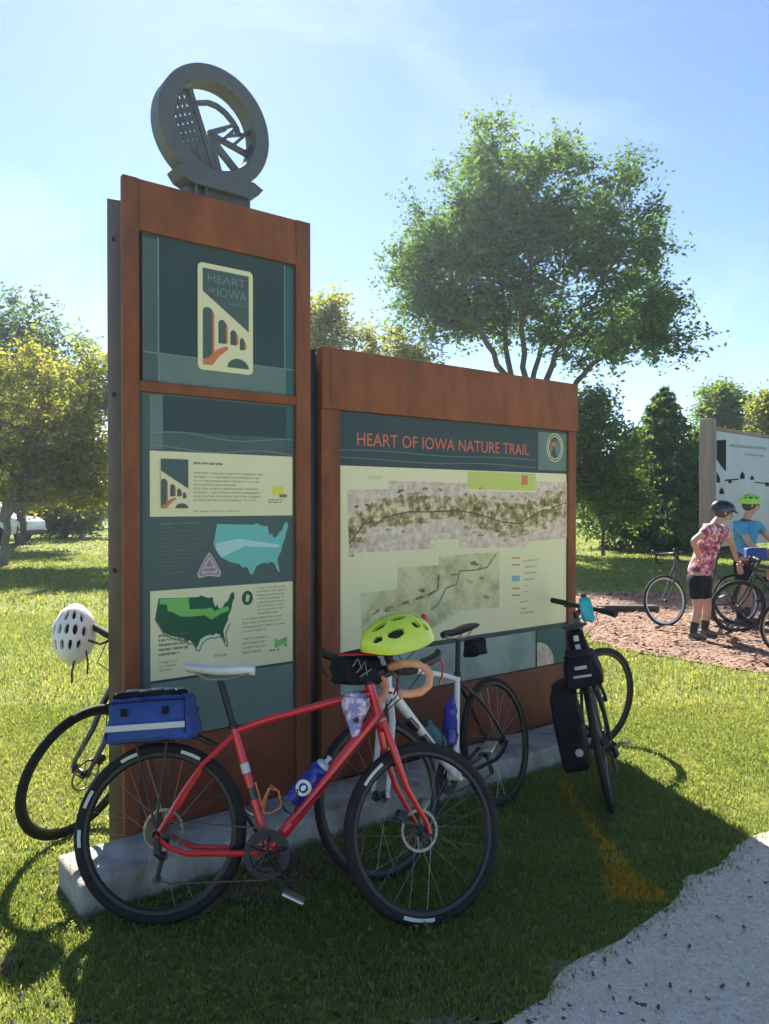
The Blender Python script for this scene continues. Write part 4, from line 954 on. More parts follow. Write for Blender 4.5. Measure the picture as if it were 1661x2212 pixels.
def bmbuild(bm, name, m, parent, mtx=None):
    me = bpy.data.meshes.new(name); bm.to_mesh(me); bm.free(); me.materials.append(m); me.polygons.foreach_set('use_smooth', [True] * len(me.polygons))
    return link(name, me, parent, mtx)
bmbuild(softbox(-.175, .165, .205, .165, .76, .035), 'body', M['bagblue'], rb)
bar(rb, 'reflective_stripe', -.165, .145, .045, .068, -.1135, -.108, M['reflective'], .001)
bmbuild(softbox(-.15, .12, .13, .018, .9, .02), 'top_flap', M['bagblack'], rb, Matrix.Translation((0, 0, .168)))
c_ = MB(); zz = .196
c_.tube([(-.14, -.055, zz - .01), (-.09, .05, zz), (-.04, -.055, zz - .004), (.01, .05, zz), (.06, -.055, zz - .004), (.10, .05, zz - .008)], .0045, 6); c_.tube([(-.14, .05, zz - .01), (-.09, -.055, zz), (-.04, .05, zz - .004), (.01, -.055, zz), (.06, .05, zz - .004), (.10, -.055, zz - .008)], .0045, 6)
c_.build('bungee_cord', M['baggrey'], rb)
c_ = MB(); c_.tube([(-.158, -.092, .150), (0, -.101, .152), (.145, -.092, .150)], .0028, 5); c_.build('zip', M['bagblack'], rb)
for x_ in (-.155, .140):
    c_ = MB(); c_.tube([(x_ * 1.04, -.1015, .012), (x_ * 1.02, -.105, .08), (x_, -.092, .15)], .0024, 5); c_.build('seam', M['bagblack'], rb)
for x_ in (-.09, .07):
    bar(rb, 'buckle', x_ - .012, x_ + .012, .098, .128, -.113, -.103, M['bagblack'], .002)

# handlebar bag, pouch and lime helmet on the red bicycle
hbg = thing('handlebar_bag', 'black handlebar bag with pale scrawl beneath the lime helmet', 'bag', rm_ @ Matrix.Translation((.755, .06, .895)) @ Matrix.Rotation(R(20), 4, 'Z'))
bmbuild(softbox(-.085, .085, .18, .11, .80, .05), 'body', M['bagblack'], hbg)
c_ = MB(); c_.tube([(-.05, -.105, .07), (-.03, -.108, .10), (-.012, -.107, .06), (-.034, -.107, .045), (.0, -.108, .088), (.012, -.107, .035), (-.02, -.106, .03), (.03, -.106, .06)], .003, 5); c_.build('printed_scrawl', M['p_line'], hbg)
c_ = MB(); c_.tube([(-.10, -.085, .115), (0, -.108, .118), (.09, -.085, .115)], .004, 5); c_.build('zip', M['redlight'], hbg)
po = thing('frame_pouch', 'small patterned blue and white pouch hanging at the red head tube', 'pouch', rm_ @ Matrix.Translation((.757, -.055, .70)))
bm = softbox(-.052, .05, .045, .155, 1.0, .03)
for v in bm.verts: v.co.x = (v.co.x) * (.30 + .72 * min(1, v.co.z / .11))
bmbuild(bm, 'body', M['pouch'], po)
c_ = MB(); c_.lathe([(.0, 0), (.011, 0), (.011, .003), (0, .003)], 14, Matrix.Translation((.004, -.031, .06))); c_.build('snap', M['blackplastic'], po)
c_ = MB(); c_.tube([(0, .02, .15), (.0, .05, .165), (.03, .05, .13)], .006, 6); c_.build('strap', M['blackplastic'], po)
hm1 = helmet('lime yellow bicycle helmet resting on the red bicycle handlebar', rm_ @ Matrix.Translation((.925, -.02, 1.055)) @ Matrix.Rotation(R(195), 4, 'Z') @ Matrix.Rotation(R(19), 4, 'Y') @ Matrix.Rotation(R(-8), 4, 'X'), 'lime', size=1.06, strap=True,
    vents=[(.55, 0, .18, 8), (.05, 0, .26, 8), (-.45, 0, .18, 8), (.45, 30, .22, 8), (-.10, 29, .22, 7), (.14, 60, .24, 8), (-.66, 22, .12, 8), (-.50, 50, .13, 9), (-.76, 54, .08, 9), (.64, 58, .13, 7)])
c_ = MB(); c_.ball((-.138, .0, .062), (.014, .022, .02), 10, 6); c_.build('tail_light', M['redlight'], hm1)

# --- the white bicycle leaning between ledge and red bicycle
wf = Vector((.03, 3.25, 0)); wr = Vector((.653, 4.04, 0)); hd = math.atan2(wf.y - wr.y, wf.x - wr.x)
wb_, wm_, wS, (q1, q2, q3, q4) = bicycle('white and black road bicycle leaning at the ledge behind the red one', (wr.x, wr.y), hd, R(11), R(-14), 'whitepaint', stays='blackpaint', bars='drop', tape='blacktape', rim='rim', disc=False, cages=(('down', 'blackplastic'), ('seat', 'blackplastic')), thin=.95, reflect=False, tyre_r=.015, RW=.335, spokes=20, wb=1.0)
for a, c in ((.30, .52), (.60, .72)):
    p_ = q1.lerp(q3, a); r_ = q1.lerp(q3, c); t_ = MB(); t_.tube([p_, r_], .0238, 12); t_.build('black_decal', M['blackpaint'], wb_)
sd_ = (q2 - q1).normalized(); sn = Vector((sd_.z, 0, -sd_.x))
bottle('violet blue water bottle upright on the white bicycle seat tube', wm_ @ frame_from(q1 + sd_ * .145 + sn * .057, sd_, (0, 1, 0)), 'bottledeep', 'bottledeep', h=.21, band='bottleblue')
ddir = (q3 - q1).normalized(); nrm = Vector((-ddir.z, 0, ddir.x)); nrm = nrm if nrm.z > 0 else -nrm
bottle('dark teal water bottle on the white bicycle down tube', wm_ @ frame_from(q1 + ddir * .18 + nrm * .058, ddir, (0, 1, 0)), 'p_teal', 'blackplastic', h=.19)
sb = thing('saddle_bag', 'small black saddle bag under the black saddle of white bicycle', 'bag', wm_ @ Matrix.Translation((.06, 0, .80)))
bmbuild(softbox(-.07, .07, .085, .09, .8, .03), 'body', M['bagblack'], sb)
c_ = MB(); c_.ball((-.085, 0, .05), (.012, .02, .025), 8, 6); c_.build('tail_light', M['redlight'], sb)

# --- black bicycle behind the tower, only its front wheel and bar end show
fc = P0 + dv * -.085 + nv * .46
lrear = fc + dv * 1.029
lb, lbm, lS, _ = bicycle('black bicycle leaning on the back of the tower sign', (lrear.x, lrear.y), TH + math.pi, R(-9), R(24), 'blackpaint', barw=.20, bars='flat', tape='blacktape', rim='rim', disc=True, spokes=20, tyre_r=.018)
hw = at(140, 1375, 3.66)
hmw = helmet('white vented helmet hung on the bar end left of the tower', frame_from(hw + Vector((.02, .06, .0)), (-.10, -.90, .32), (.02, .3, 1)), 'white', size=1.0, strap=True,
    vents=[(.52, 0, .19, 6), (.56, 23, .18, 6), (.48, 46, .17, 6), (.05, 10, .18, 6), (.05, 32, .18, 7), (.02, 56, .17, 7), (-.46, 0, .16, 6), (-.46, 24, .16, 6), (-.42, 48, .15, 7)])
c_ = MB(); c_.tube([Vector((-.10, -.03, .02)), Vector((-.19, -.032, .03)), Vector((-.235, -.03, .01))], .006, 5, flat=.4); c_.tube([Vector((-.06, -.075, .02)), Vector((-.14, -.09, .0)), Vector((-.19, -.085, -.02))], .005, 5, flat=.4); c_.build('hanging_strap', M['blackplastic'], hmw)
c_ = MB(); c_.tube([(0.0, 0, .0), (.02, -.02, -.05), (.03, -.05, -.10), (.03, -.10, -.16)], .012, 8)

# --- dark touring bicycle seen end-on at the right of the map sign
r0 = Vector((1.20, 3.98, 0)); r1 = Vector((1.45, 4.96, 0)); hd = math.atan2(r1.y - r0.y, r1.x - r0.x)
tb, tbm, tS, _ = bicycle('black touring bicycle seen from behind at the right end of map sign', (r0.x, r0.y), hd, R(-12), R(-44), 'blackpaint', bars='flat', barw=.25, tape='blacktape', rim='rim', disc=False, spokes=20, tyre_r=.019, rack=True)
rk = thing('rack_top_bag', 'black bag with grey tab strapped on the touring bicycle rack', 'bag', tbm @ Matrix.Translation((-.03, 0, .69)))
bmbuild(softbox(-.16, .16, .19, .15, .70, .04), 'body', M['bagblack'], rk)
bar(rk, 'grey_tab', -.178, -.170, .055, .066, -.045, .045, M['baggrey'], .001); bar(rk, 'grey_tab', -.176, -.168, .095, .112, -.03, .03, M['baggrey'], .001)
pn = thing('pannier', 'large black pannier bag hanging left of touring bicycle rear wheel', 'bag', tbm @ Matrix.Translation((-.03, .125, .27)))
bmbuild(softbox(-.15, .15, .13, .40, .92, .05), 'body', M['bagblack'], pn)
c_ = MB(); c_.lathe([(0, -.003), (.02, -.003), (.02, .003), (0, .003)], 14, Matrix.Translation((-.165, -.03, .10)) @ Matrix.Rotation(R(90), 4, 'Z')); c_.build('reflector', M['baggrey'], pn)
sb2 = thing('saddle_bag', 'black saddle bag with white tape strips on the touring bicycle', 'bag', tbm @ Matrix.Translation((.07, 0, .835)))
bmbuild(softbox(-.07, .07, .09, .10, .85, .03), 'body', M['bagblack'], sb2)
for zz in (.012, .060): bar(sb2, 'white_strip', -.080, -.074, zz, zz + .030, -.014, .012, M['reflective'], .001)
cb = thing('handlebar_pouch', 'bright turquoise pouch on the touring bicycle handlebar', 'pouch', tbm @ Matrix.Translation((.62, -.075, .90)) @ Matrix.Scale(.85, 4))
bmbuild(softbox(-.05, .05, .085, .16, .85, .03), 'body', M['cyan'], cb)
c_ = MB(); c_.tube([(0, 0, .15), (0, 0, .19)], .02, 10); c_.build('drawcord', M['blackplastic'], cb)

# ------------------------------------------------------------------ second sign, mulch area
sp0 = at(1528, 1090, 10.6); sp0.z = 0; BA = R(43)
sg2 = thing('notice_board', 'faded pale notice board with black symbols on grey wooden posts', 'sign', Matrix.Translation(sp0) @ Matrix.Rotation(BA, 4, 'Z'))
ztop = at(1530, 905, 10.6).z
for x_ in (0, 2.65):
    p_ = MB(); p_.box((x_, 0, ztop / 2 - .1), (.17, .17, ztop + .2)); p_.build('post', M['wood'], sg2, bevel=.012)
bz1 = at(1550, 930, 10.7).z; bz0 = 1.0
bar(sg2, 'board', .086, 2.564, bz0, bz1, -.03, .02, M['board'])
bar(sg2, 'top_rail', .086, 2.564, bz1 + .002, bz1 + .05, -.045, .035, M['wood'])
def sgm(u, v):
    a = (u - 830) / F; nb = Vector((-math.sin(BA), math.cos(BA), 0)); db = Vector((math.cos(BA), math.sin(BA), 0))
    Y = (sp0.dot(nb) - .035) / (a * nb.x + nb.y); rel = Vector((a * Y, Y, 0)) - sp0; return (rel.dot(db), EYE + (1090 - v) / F * Y)
Z6 = zoom(1380, 940, 2.911)
def T6(*p): return [sgm(*Z6(*q_)) for q_ in p]
for pl, mm_ in ((((1190, 465), (1258, 460), (1258, 690), (1225, 655), (1190, 600)), 'board_ink'), (((1190, 690), (1215, 740), (1215, 775), (1190, 770)), 'board_ink'), (((1360, 745), (1395, 745), (1393, 715), (1378, 690), (1362, 715)), 'board_ink'), (((1210, 855), (1245, 855), (1243, 830), (1228, 805), (1212, 830)), 'board_ink'), (((1435, 752), (1462, 752), (1460, 735), (1448, 720), (1437, 735)), 'board_ink'),
                (((1250, 750), (1350, 742), (1350, 752), (1250, 762)), 'board_ink'), (((1275, 752), (1300, 750), (1300, 775), (1275, 777)), 'board_ink'), (((1470, 765), (1560, 775), (1560, 783), (1470, 773)), 'board_ink'),
                (((1285, 492), (1550, 515), (1550, 535), (1285, 512)), 'board_grey'), (((1390, 560), (1530, 572), (1530, 584), (1390, 572)), 'board_grey'), (((1545, 770), (1572, 772), (1572, 800), (1545, 797)), 'board_ink')):
    flat(sg2, 'printed_symbol', T6(*pl), -.033, M[mm_], .002)
tag(bar(None, 'slab', -.40, .40, 0.005, .10, -.08, .08, M['darkslab'], .01), 'low dark timber lying on the mulch left of the parked bicycles', 'slab').matrix_world = Matrix.Translation(grd(1362, 1322)) @ Matrix.Rotation(R(-4), 4, 'Z')  # added dark box; what the low shape on the mulch is stays unclear

bicycle('dark bicycle leaning behind the person in the flowered jersey', (4.72, 10.12), R(180 + 9), R(9), R(10), 'greypaint', bars='drop', tape='blacktape', rim='rimsilver', disc=False, spokes=16, tyre_r=.018)
bicycle('dark bicycle with orange saddle parked right of the flowered jersey', (5.42, 9.40), R(180 - 3), R(-7), R(0), 'blackpaint', bars='drop', tape='blacktape', saddle='orangetape', disc=False, spokes=16, tyre_r=.018)
bicycle('bicycle with pale rims at the right edge nearest the lawn', (5.30, 7.85), R(180 - 8), R(-8), R(6), 'whitepaint', bars='drop', tape='blacktape', rim='rimsilver', disc=False, spokes=16, tyre_r=.016)
bicycle('grey bicycle farthest back beneath the notice board', (5.95, 10.0), R(180 + 4), R(6), R(-8), 'greypaint', bars='flat', tape='blackplastic', disc=False, spokes=16, tyre_r=.02)
ob = thing('seat_roll', 'bright orange bundle strapped on the dark bicycle at right', 'bag', Matrix.Translation((4.97, 9.45, .66)))
bmbuild(softbox(-.18, .18, .16, .14, .9, .04), 'body', M['orangered'], ob)
c_ = MB(); c_.tube([(.0, -.085, .0), (0, -.08, .14), (0, .08, .14), (0, .085, 0)], .007, 6); c_.build('strap', M['blackplastic'], ob)
bb = thing('frame_bag', 'dark blue bag on the dark bicycle below the blue jersey', 'bag', Matrix.Translation((4.62, 9.46, .93)))
bmbuild(softbox(-.13, .13, .14, .13, .85, .03), 'body', M['bagblue'], bb)

# ------------------------------------------------------------------ people
def skinned(name, pts, edges, m, parent, sub=2, root=0):
    me = bpy.data.meshes.new(name); me.from_pydata([p[0] for p in pts], edges, []); me.materials.append(m)
    o = link(name, me, parent)
    md = o.modifiers.new('skin', 'SKIN'); md.use_smooth_shade = True
    if not me.skin_vertices:
        bm = bmesh.new(); bm.from_mesh(me); bm.verts.layers.skin.verify(); bm.to_mesh(me); bm.free()
    for i, p in enumerate(pts):
        r_ = p[1]; me.skin_vertices[0].data[i].radius = (r_, r_) if not hasattr(r_, '__len__') else r_
        me.skin_vertices[0].data[i].use_root = (i == root)
    s_ = o.modifiers.new('sub', 'SUBSURF'); s_.levels = sub; s_.render_levels = sub
    return o
def lerp(a, b_, t_): return tuple(Vector(a).lerp(Vector(b_), t_))
def person(label, J, jersey, shorts, helm, face, group=None):
    """J: joints in world coordinates"""
    org = Vector((J['hip'][0], J['hip'][1], 0)); pr = thing('person', label, 'person', Matrix.Translation(org), group)
    j = {k: tuple(Vector(v) - org) for k, v in J.items()}
    V = []; E_ = []
    def chain(start, items):
        prev = start
        for p, r_ in items: V.append((p, r_)); E_.append((prev, len(V) - 1)); prev = len(V) - 1
        return prev
    V.append((j['hip'], .115))
    waist = chain(0, [(lerp(j['hip'], j['neck'], .38), .105), (lerp(j['hip'], j['neck'], .72), .125)])
    nk = chain(waist, [(lerp(j['hip'], j['neck'], .92), .085), (j['neck'], .052), (lerp(j['neck'], j['head'], .45), .05)])
    hz_ = Vector(j['head']); fd = Vector(face).normalized()
    chain(nk, [(tuple(hz_ - Vector((0, 0, .055)) + fd * .012), .066), (tuple(hz_ + Vector((0, 0, .02))), .088), (tuple(hz_ + Vector((0, 0, .085)) - fd * .01), .062)])
    for s in 'lr':
        chain(waist, [(j['sh' + s], .058), (lerp(j['sh' + s], j['el' + s], .5), .044), (j['el' + s], .037), (lerp(j['el' + s], j['ha' + s], .45), .033), (j['ha' + s], .022)])
        chain(0, [(j['th' + s], .088), (lerp(j['th' + s], j['kn' + s], .5), .074), (j['kn' + s], .054), (lerp(j['kn' + s], j['an' + s], .35), .056), (j['an' + s], .034)])
    skinned('body', V, E_, M['skin'], pr)
    # face
    up = Vector((0, 0, 1)); rt = fd.cross(up).normalized(); fc_ = hz_ + fd * .082
    f_ = MB(); f_.ball(hz_ + fd * .098 - up * .005, (.014, .014, .022), 8, 6); f_.build('nose', M['skin'], pr)
    for s in (-1, 1):
        f_ = MB(); f_.ball(hz_ + fd * .080 + rt * .032 * s + up * .022, .010, 8, 6); f_.build('eye', M['liner'], pr)
        f_ = MB(); f_.ball(hz_ - fd * .005 + rt * .084 * s, (.016, .016, .028), 8, 6); f_.build('ear', M['skin'], pr)
    f_ = MB(); f_.ball(hz_ + fd * .078 - up * .045, (.02, .02, .006), 8, 5); f_.build('mouth', M['redlight'], pr)
    f_ = MB(); f_.ball(hz_ - fd * .022 + up * .012, (.094, .094, .098), 14, 9); f_.build('hair', M['hair'], pr)
    # hands
    for s in 'lr':
        d_ = (Vector(j['ha' + s]) - Vector(j['el' + s])).normalized(); a0 = Vector(j['ha' + s]); sdv = d_.cross(Vector((0, 1, .3))).normalized()
        HV = [(tuple(a0 - d_ * .01), .024), (tuple(a0 + d_ * .05), (.038, .02))]; HE = [(0, 1)]
        for q_ in range(4):
            base = a0 + d_ * .075 + sdv * (.027 - .018 * q_); ln = (.032, .038, .036, .028)[q_]
            HV += [(tuple(base), .010), (tuple(base + d_ * ln + Vector((0, 0, -.01))), .009), (tuple(base + d_ * ln * 1.6 + Vector((0, 0, -.028))), .008)]; n_ = len(HV); HE += [(1, n_ - 3), (n_ - 3, n_ - 2), (n_ - 2, n_ - 1)]
        HV += [(tuple(a0 + d_ * .03 + sdv * .04), .011), (tuple(a0 + d_ * .065 + sdv * .055), .009)]; n_ = len(HV); HE += [(0, n_ - 2), (n_ - 2, n_ - 1)]
        skinned('hand', HV, HE, M['skin'], pr, 1)
    # jersey
    V = [(tuple(Vector(j['hip']).lerp(Vector(j['neck']), -.10)), (.168, .140)), (lerp(j['hip'], j['neck'], .12), (.165, .135))]; E_ = [(0, 1)]
    wv = chain(1, [(lerp(j['hip'], j['neck'], .40), (.150, .125)), (lerp(j['hip'], j['neck'], .72), (.160, .130))])
    chain(wv, [(lerp(j['hip'], j['neck'], .94), .085)])
    for s in 'lr': chain(wv, [(j['sh' + s], .075), (lerp(j['sh' + s], j['el' + s], .55), .060)])
    skinned('jersey', V, E_, M[jersey], pr)
    V = [(tuple(Vector(j['hip']) + Vector((0, 0, .05))), (.158, .132))]; E_ = []
    a = chain(0, [(tuple(Vector(j['hip']) - Vector((0, 0, .02))), (.16, .135))])
    for s in 'lr': chain(a, [(lerp(j['th' + s], j['kn' + s], .12), .098), (lerp(j['th' + s], j['kn' + s], .72), .080)])
    skinned('shorts', V, E_, M[shorts], pr)
    for s in 'lr':
        k_ = Vector(j['kn' + s]); a_ = Vector(j['an' + s])
        t_ = MB(); t_.tube([a_.lerp(k_, .42), a_.lerp(k_, .2), a_], [.052, .046, .042], 10); t_.build('sock', M['sock'], pr)
        toe = a_ + Vector((fd.x, fd.y, 0)).normalized() * .15
        t_ = MB(); t_.tube([(a_ - (toe - a_) * .35) + Vector((0, 0, -.035)), a_ + Vector((0, 0, -.025)), a_.lerp(toe, .55) + Vector((0, 0, -.045)), Vector((toe.x, toe.y, .035))], [.034, .045, .040, .026], 10); t_.build('shoe', M['shoe'], pr)
    return pr
def pj(u, v, Y): return tuple(at(u, v, Y))
Ya = 9.05
person('person in flowered pink jersey and black shorts bending with hand on hip', dict(hip=pj(1508, 1240, Ya), neck=pj(1546, 1128, Ya), head=pj(1563, 1108, Ya), shl=pj(1560, 1142, Ya + .20), shr=pj(1532, 1144, Ya - .19), elr=pj(1497, 1168, Ya - .33), har=pj(1510, 1208, Ya - .17),
       ell=pj(1582, 1178, Ya + .30), hal=pj(1594, 1215, Ya + .32), thl=pj(1518, 1258, Ya + .10), thr=pj(1502, 1258, Ya - .09), knl=pj(1528, 1312, Ya + .10), knr=pj(1508, 1314, Ya - .10), anl=(at(1522, 1370, Ya + .1).x, Ya + .1, .09), anr=(at(1497, 1372, Ya - .12).x, Ya - .12, .09)), 'floral', 'navy', None, (.9, -.15, -.35))
hp1 = at(1563, 1108, Ya)
helmet('black helmet on the person in the flowered jersey', Matrix.Translation(hp1 + Vector((-.01, 0, .035))) @ Matrix.Rotation(R(-8), 4, 'Z') @ Matrix.Rotation(R(16), 4, 'Y'), 'blackpaint', size=1.0, strap=False, visor=True)
Yb = 10.15
person('person in blue jersey and green helmet standing beside the notice board', dict(hip=pj(1606, 1208, Yb), neck=pj(1612, 1122, Yb), head=pj(1622, 1092, Yb), shl=pj(1634, 1134, Yb + .17), shr=pj(1596, 1136, Yb - .17), elr=pj(1622, 1178, Yb - .28), har=pj(1648, 1190, Yb - .25),
       ell=pj(1662, 1165, Yb + .22), hal=pj(1690, 1185, Yb + .15), thl=pj(1612, 1222, Yb + .10), thr=pj(1600, 1222, Yb - .09), knl=pj(1616, 1282, Yb + .10), knr=pj(1602, 1282, Yb - .10), anl=(at(1614, 1330, Yb + .1).x, Yb + .1, .09), anr=(at(1598, 1330, Yb - .12).x, Yb - .12, .09)), 'bluejersey', 'navy', None, (.95, -.25, -.1))
hp2 = at(1622, 1092, Yb)
helmet('bright green helmet on the person in the blue jersey', Matrix.Translation(hp2 + Vector((-.01, 0, .04))) @ Matrix.Rotation(R(-14), 4, 'Z') @ Matrix.Rotation(R(6), 4, 'Y'), 'helmetgreen', size=1.0, strap=True)

# ------------------------------------------------------------------ pickup truck far left
tp = at(22, 1175, 31.0); tp.z = 0
tk = thing('pickup_truck', 'white pickup truck parked under the trees at far left', 'truck', Matrix.Translation(tp + Vector((-1.55, 0, 0))) @ Matrix.Rotation(R(-6), 4, 'Z'))
b_ = MB(); b_.plate([(-2.6, .45), (-2.6, 1.10), (-.95, 1.12), (-.55, 1.72), (.75, 1.74), (1.35, 1.18), (2.35, 1.08), (2.62, .92), (2.66, .50), (2.3, .42), (-2.3, .42)], -.92, 1.84); b_.build('body', M['truck'], tk, bevel=.05)
for sx_ in ((-.45, .12), (.2, .75)):
    b_ = MB(); b_.plate([(sx_[0], 1.18), (sx_[0] + .05, 1.60), (sx_[1], 1.62), (sx_[1] + .30, 1.2)], -.935, .02); b_.build('window', M['glassdk'], tk, smooth=False)
for x_ in (-1.6, 1.65):
    for y_ in (-.82, .82):
        b_ = MB(); b_.lathe([(0, -.11), (.24, -.11), (.36, -.09), (.38, -.05), (.38, .05), (.36, .09), (.24, .11), (0, .11)], 24, Matrix.Translation((x_, y_ * 1.02, .38))); b_.build('wheel', M['rubber'], tk)
b_ = MB(); b_.box((2.63, -.55, .86), (.05, .3, .16)); b_.build('headlight', M['reflective'], tk, bevel=.01)
b_ = MB(); b_.box((2.66, 0, .48), (.12, 1.8, .2)); b_.build('bumper', M['blackplastic'], tk, bevel=.02)

# ------------------------------------------------------------------ trees
def leaf_cloud(cent, size, tone, elong=1.7, flat_=0.5, r=None):
    r = r or rng; N = cent.shape[0]
    a = r.normal(size=(N, 3)); a[:, 2] *= flat_; a /= np.linalg.norm(a, axis=1, keepdims=True) + 1e-9
    b_ = r.normal(size=(N, 3)); b_ -= a * (a * b_).sum(1, keepdims=True); b_ /= np.linalg.norm(b_, axis=1, keepdims=True) + 1e-9
    s = size * r.uniform(.65, 1.3, (N, 1)); a = a * s * elong * .5; b_ = b_ * s * .5
    return np.stack([cent - a, cent + b_ * .9 - a * .1, cent + a, cent - b_ * .9 - a * .1], axis=1)
def tree(name, label, base, stems, crown, ncl, lpc, leaf, clr, m, bark, seed, twig=3, twl=.6, trunk_r=.12, group=None, droop=.15, surf=.34, cat='tree', tonebias=0.0):
    r = np.random.default_rng(seed); rd = random.Random(seed)
    tr = thing(name, label, cat, Matrix.Translation(base), group); br = MB()
    S_ = []
    for st in stems:
        pts = [Vector(p) for p in st]; fine = []
        for i in range(len(pts) - 1):
            for k in range(5): fine.append(pts[i].lerp(pts[i + 1], k / 5) + Vector((rd.gauss(0, .02), rd.gauss(0, .02), 0)) * (1 + i))
        fine.append(pts[-1]); n_ = len(fine)
        r0_ = trunk_r / max(1, len(stems) ** .45)
        br.tube(fine, [r0_ * (1 - .82 * i / (n_ - 1)) for i in range(n_)], 7); S_ += [(p, r0_ * (1 - .82 * i / (n_ - 1))) for i, p in enumerate(fine)]
    wsum = np.array([c[6] for c in crown], float); wsum /= wsum.sum()
    C_ = []; TW = []
    for _ in range(ncl):
        c = crown[r.choice(len(crown), p=wsum)]; d_ = r.normal(size=3); d_ /= np.linalg.norm(d_); rad = r.uniform() ** surf
        p = Vector((c[0] + d_[0] * c[3] * rad, c[1] + d_[1] * c[4] * rad, c[2] + d_[2] * c[5] * rad))
        best = min(S_, key=lambda s: (s[0] - p).length + (1.2 if s[0].z > p.z - .1 else 0))
        a, ra = best; mid = a.lerp(p, .5) + Vector((rd.gauss(0, .12), rd.gauss(0, .12), rd.gauss(.08, .1))) * (p - a).length * .5
        br.tube([a, a.lerp(mid, .6), mid.lerp(p, .3), p], [min(ra * .7, .05), min(ra * .5, .032), .016, .006], 5, cap=False)
        out_ = Vector((p.x - c[0], p.y - c[1], (p.z - c[2]) * .7)); out_ = out_.normalized() if out_.length > 1e-4 else Vector((0, 0, 1))
        pts = [np.array(p) + r.normal(size=(lpc, 3)) * clr * np.array([1, 1, .75])]
        k_ = r.uniform(.25, 1, (lpc // 3, 1)); pts.append(np.array(mid) * (1 - k_) + np.array(p) * k_ + r.normal(size=(lpc // 3, 3)) * clr * .45)
        for _t in range(twig):
            d2 = (out_ + Vector((rd.gauss(0, .55), rd.gauss(0, .55), rd.gauss(0.1, .5)))).normalized(); q_ = p + d2 * twl * rd.uniform(.5, 1.3) - Vector((0, 0, droop * twl))
            br.tube([p, p.lerp(q_, .5) + Vector((0, 0, droop * twl * .5)), q_], [.007, .005, .003], 4, cap=False)
            n2 = max(6, lpc // 6); k_ = r.uniform(.1, 1.05, (n2, 1)); pts.append(np.array(p) * (1 - k_) + np.array(q_) * k_ + r.normal(size=(n2, 3)) * .06 * (1 + leaf * 4))
        pp = np.concatenate(pts); C_.append(pp); TW.append(np.clip(r.normal(.45 + tonebias, .10) + r.normal(0, .17, len(pp)), 0, 1))
    C_ = np.concatenate(C_); TW = np.concatenate(TW)
    br.build('trunk', bark, tr)
    link('crown', fastmesh('crown', leaf_cloud(C_, leaf, TW, r=r), 4, m, TW), tr)
    return tr

# main multi-stemmed tree behind the map sign
mb = at(1135, 1090, 26.0); mb.z = 0
k14 = 26 / F
def mp_(u, v, dy=0): return ((u - 1135) * k14, dy, EYE + (1090 - v) * k14)
stems = [[(-.1, 0, 0), mp_(1112, 860, 0.19), mp_(1095, 720, 0.37), mp_(1080, 560, 0.56), mp_(1060, 400, 0.37)],
         [(0, .1, 0), mp_(1128, 850, -0.19), mp_(1118, 720, -0.56), mp_(1135, 560, -0.74), mp_(1160, 380, -0.56)],
         [(-.15, -.1, 0), mp_(1095, 840, -0.37), mp_(1030, 730, -1.12), mp_(960, 650, -1.67), mp_(890, 560, -1.1)],
         [(.1, 0, 0), mp_(1150, 850, 0.56), mp_(1175, 760, 0.93), mp_(1230, 620, 1.49), mp_(1280, 440, 1.30)],
         [(.15, .1, 0), mp_(1170, 840, 0.00), mp_(1200, 760, -0.37), mp_(1260, 660, -0.93), mp_(1340, 540, -1.30)],
         [(.2, -.1, 0), mp_(1215, 870, -0.19), mp_(1265, 800, -0.37), mp_(1350, 740, -0.74), mp_(1430, 690, -0.93)]]
crown = []
for u, v, ru, rv, wt in ((1060, 450, 140, 130, 3.4), (930, 560, 105, 110, 2.0), (1175, 400, 130, 105, 2.0), (1290, 480, 130, 110, 2.4), (1400, 590, 95, 90, 1.6), (1390, 710, 100, 70, 1.8), (1150, 580, 180, 110, 2.6), (960, 665, 110, 45, 1.0), (1250, 690, 110, 70, 1.4), (1040, 340, 70, 50, .5), (950, 690, 110, 50, 1.2), (1410, 735, 110, 60, 1.4), (1300, 745, 120, 45, 1.2), (1110, 680, 110, 60, 1.2), (880, 600, 70, 70, .9)):
    c = mp_(u, v); crown.append((c[0] * .93, random.uniform(-.9, .9), c[2] * 1.01, ru * k14 * .92, 2.9, rv * k14 * .98, wt))
tree('deciduous_tree', 'large airy many-stemmed green tree rising behind the map sign', mb, stems, crown, 350, 95, .100, .33, M['leaf_main'], M['bark'], 3, twig=5, twl=1.05, trunk_r=.32, surf=.5)

def simple_tree(name, label, u, vbase_Y, crown_px, ncl, lpc, leaf, clr, m, bark=None, seed=1, trunk=.15, tu=None, **kw):
    Y = vbase_Y; b0 = at(u, 1090, Y); b0.z = 0; k = Y / F; cr = []
    for (cu, cv, ru, rv, wt) in crown_px: cr.append(((cu - u) * k, random.uniform(-.3, .3) * ru * k, EYE + (1090 - cv) * k, ru * k, ru * k * .9, rv * k, wt))
    top = max(c[2] for c in cr); cx = sum(c[0] for c in cr) / len(cr)
    stems = [[(0, 0, -.05), (cx * .1, 0, top * .3), (cx * .5, .1, top * .6), (cx, 0, top * .98)]]
    for c in cr[:4]: stems.append([(0, 0, top * .22), (c[0] * .3, c[1] * .3, top * .22 + (c[2] - top * .22) * .4), (c[0] * .8, c[1], c[2])])
    return tree(name, label, b0, stems, cr, int(ncl * 1.15), int(lpc * 1.05), leaf * .70, clr * .80, m, bark or M['bark'], seed, trunk_r=trunk, **kw)

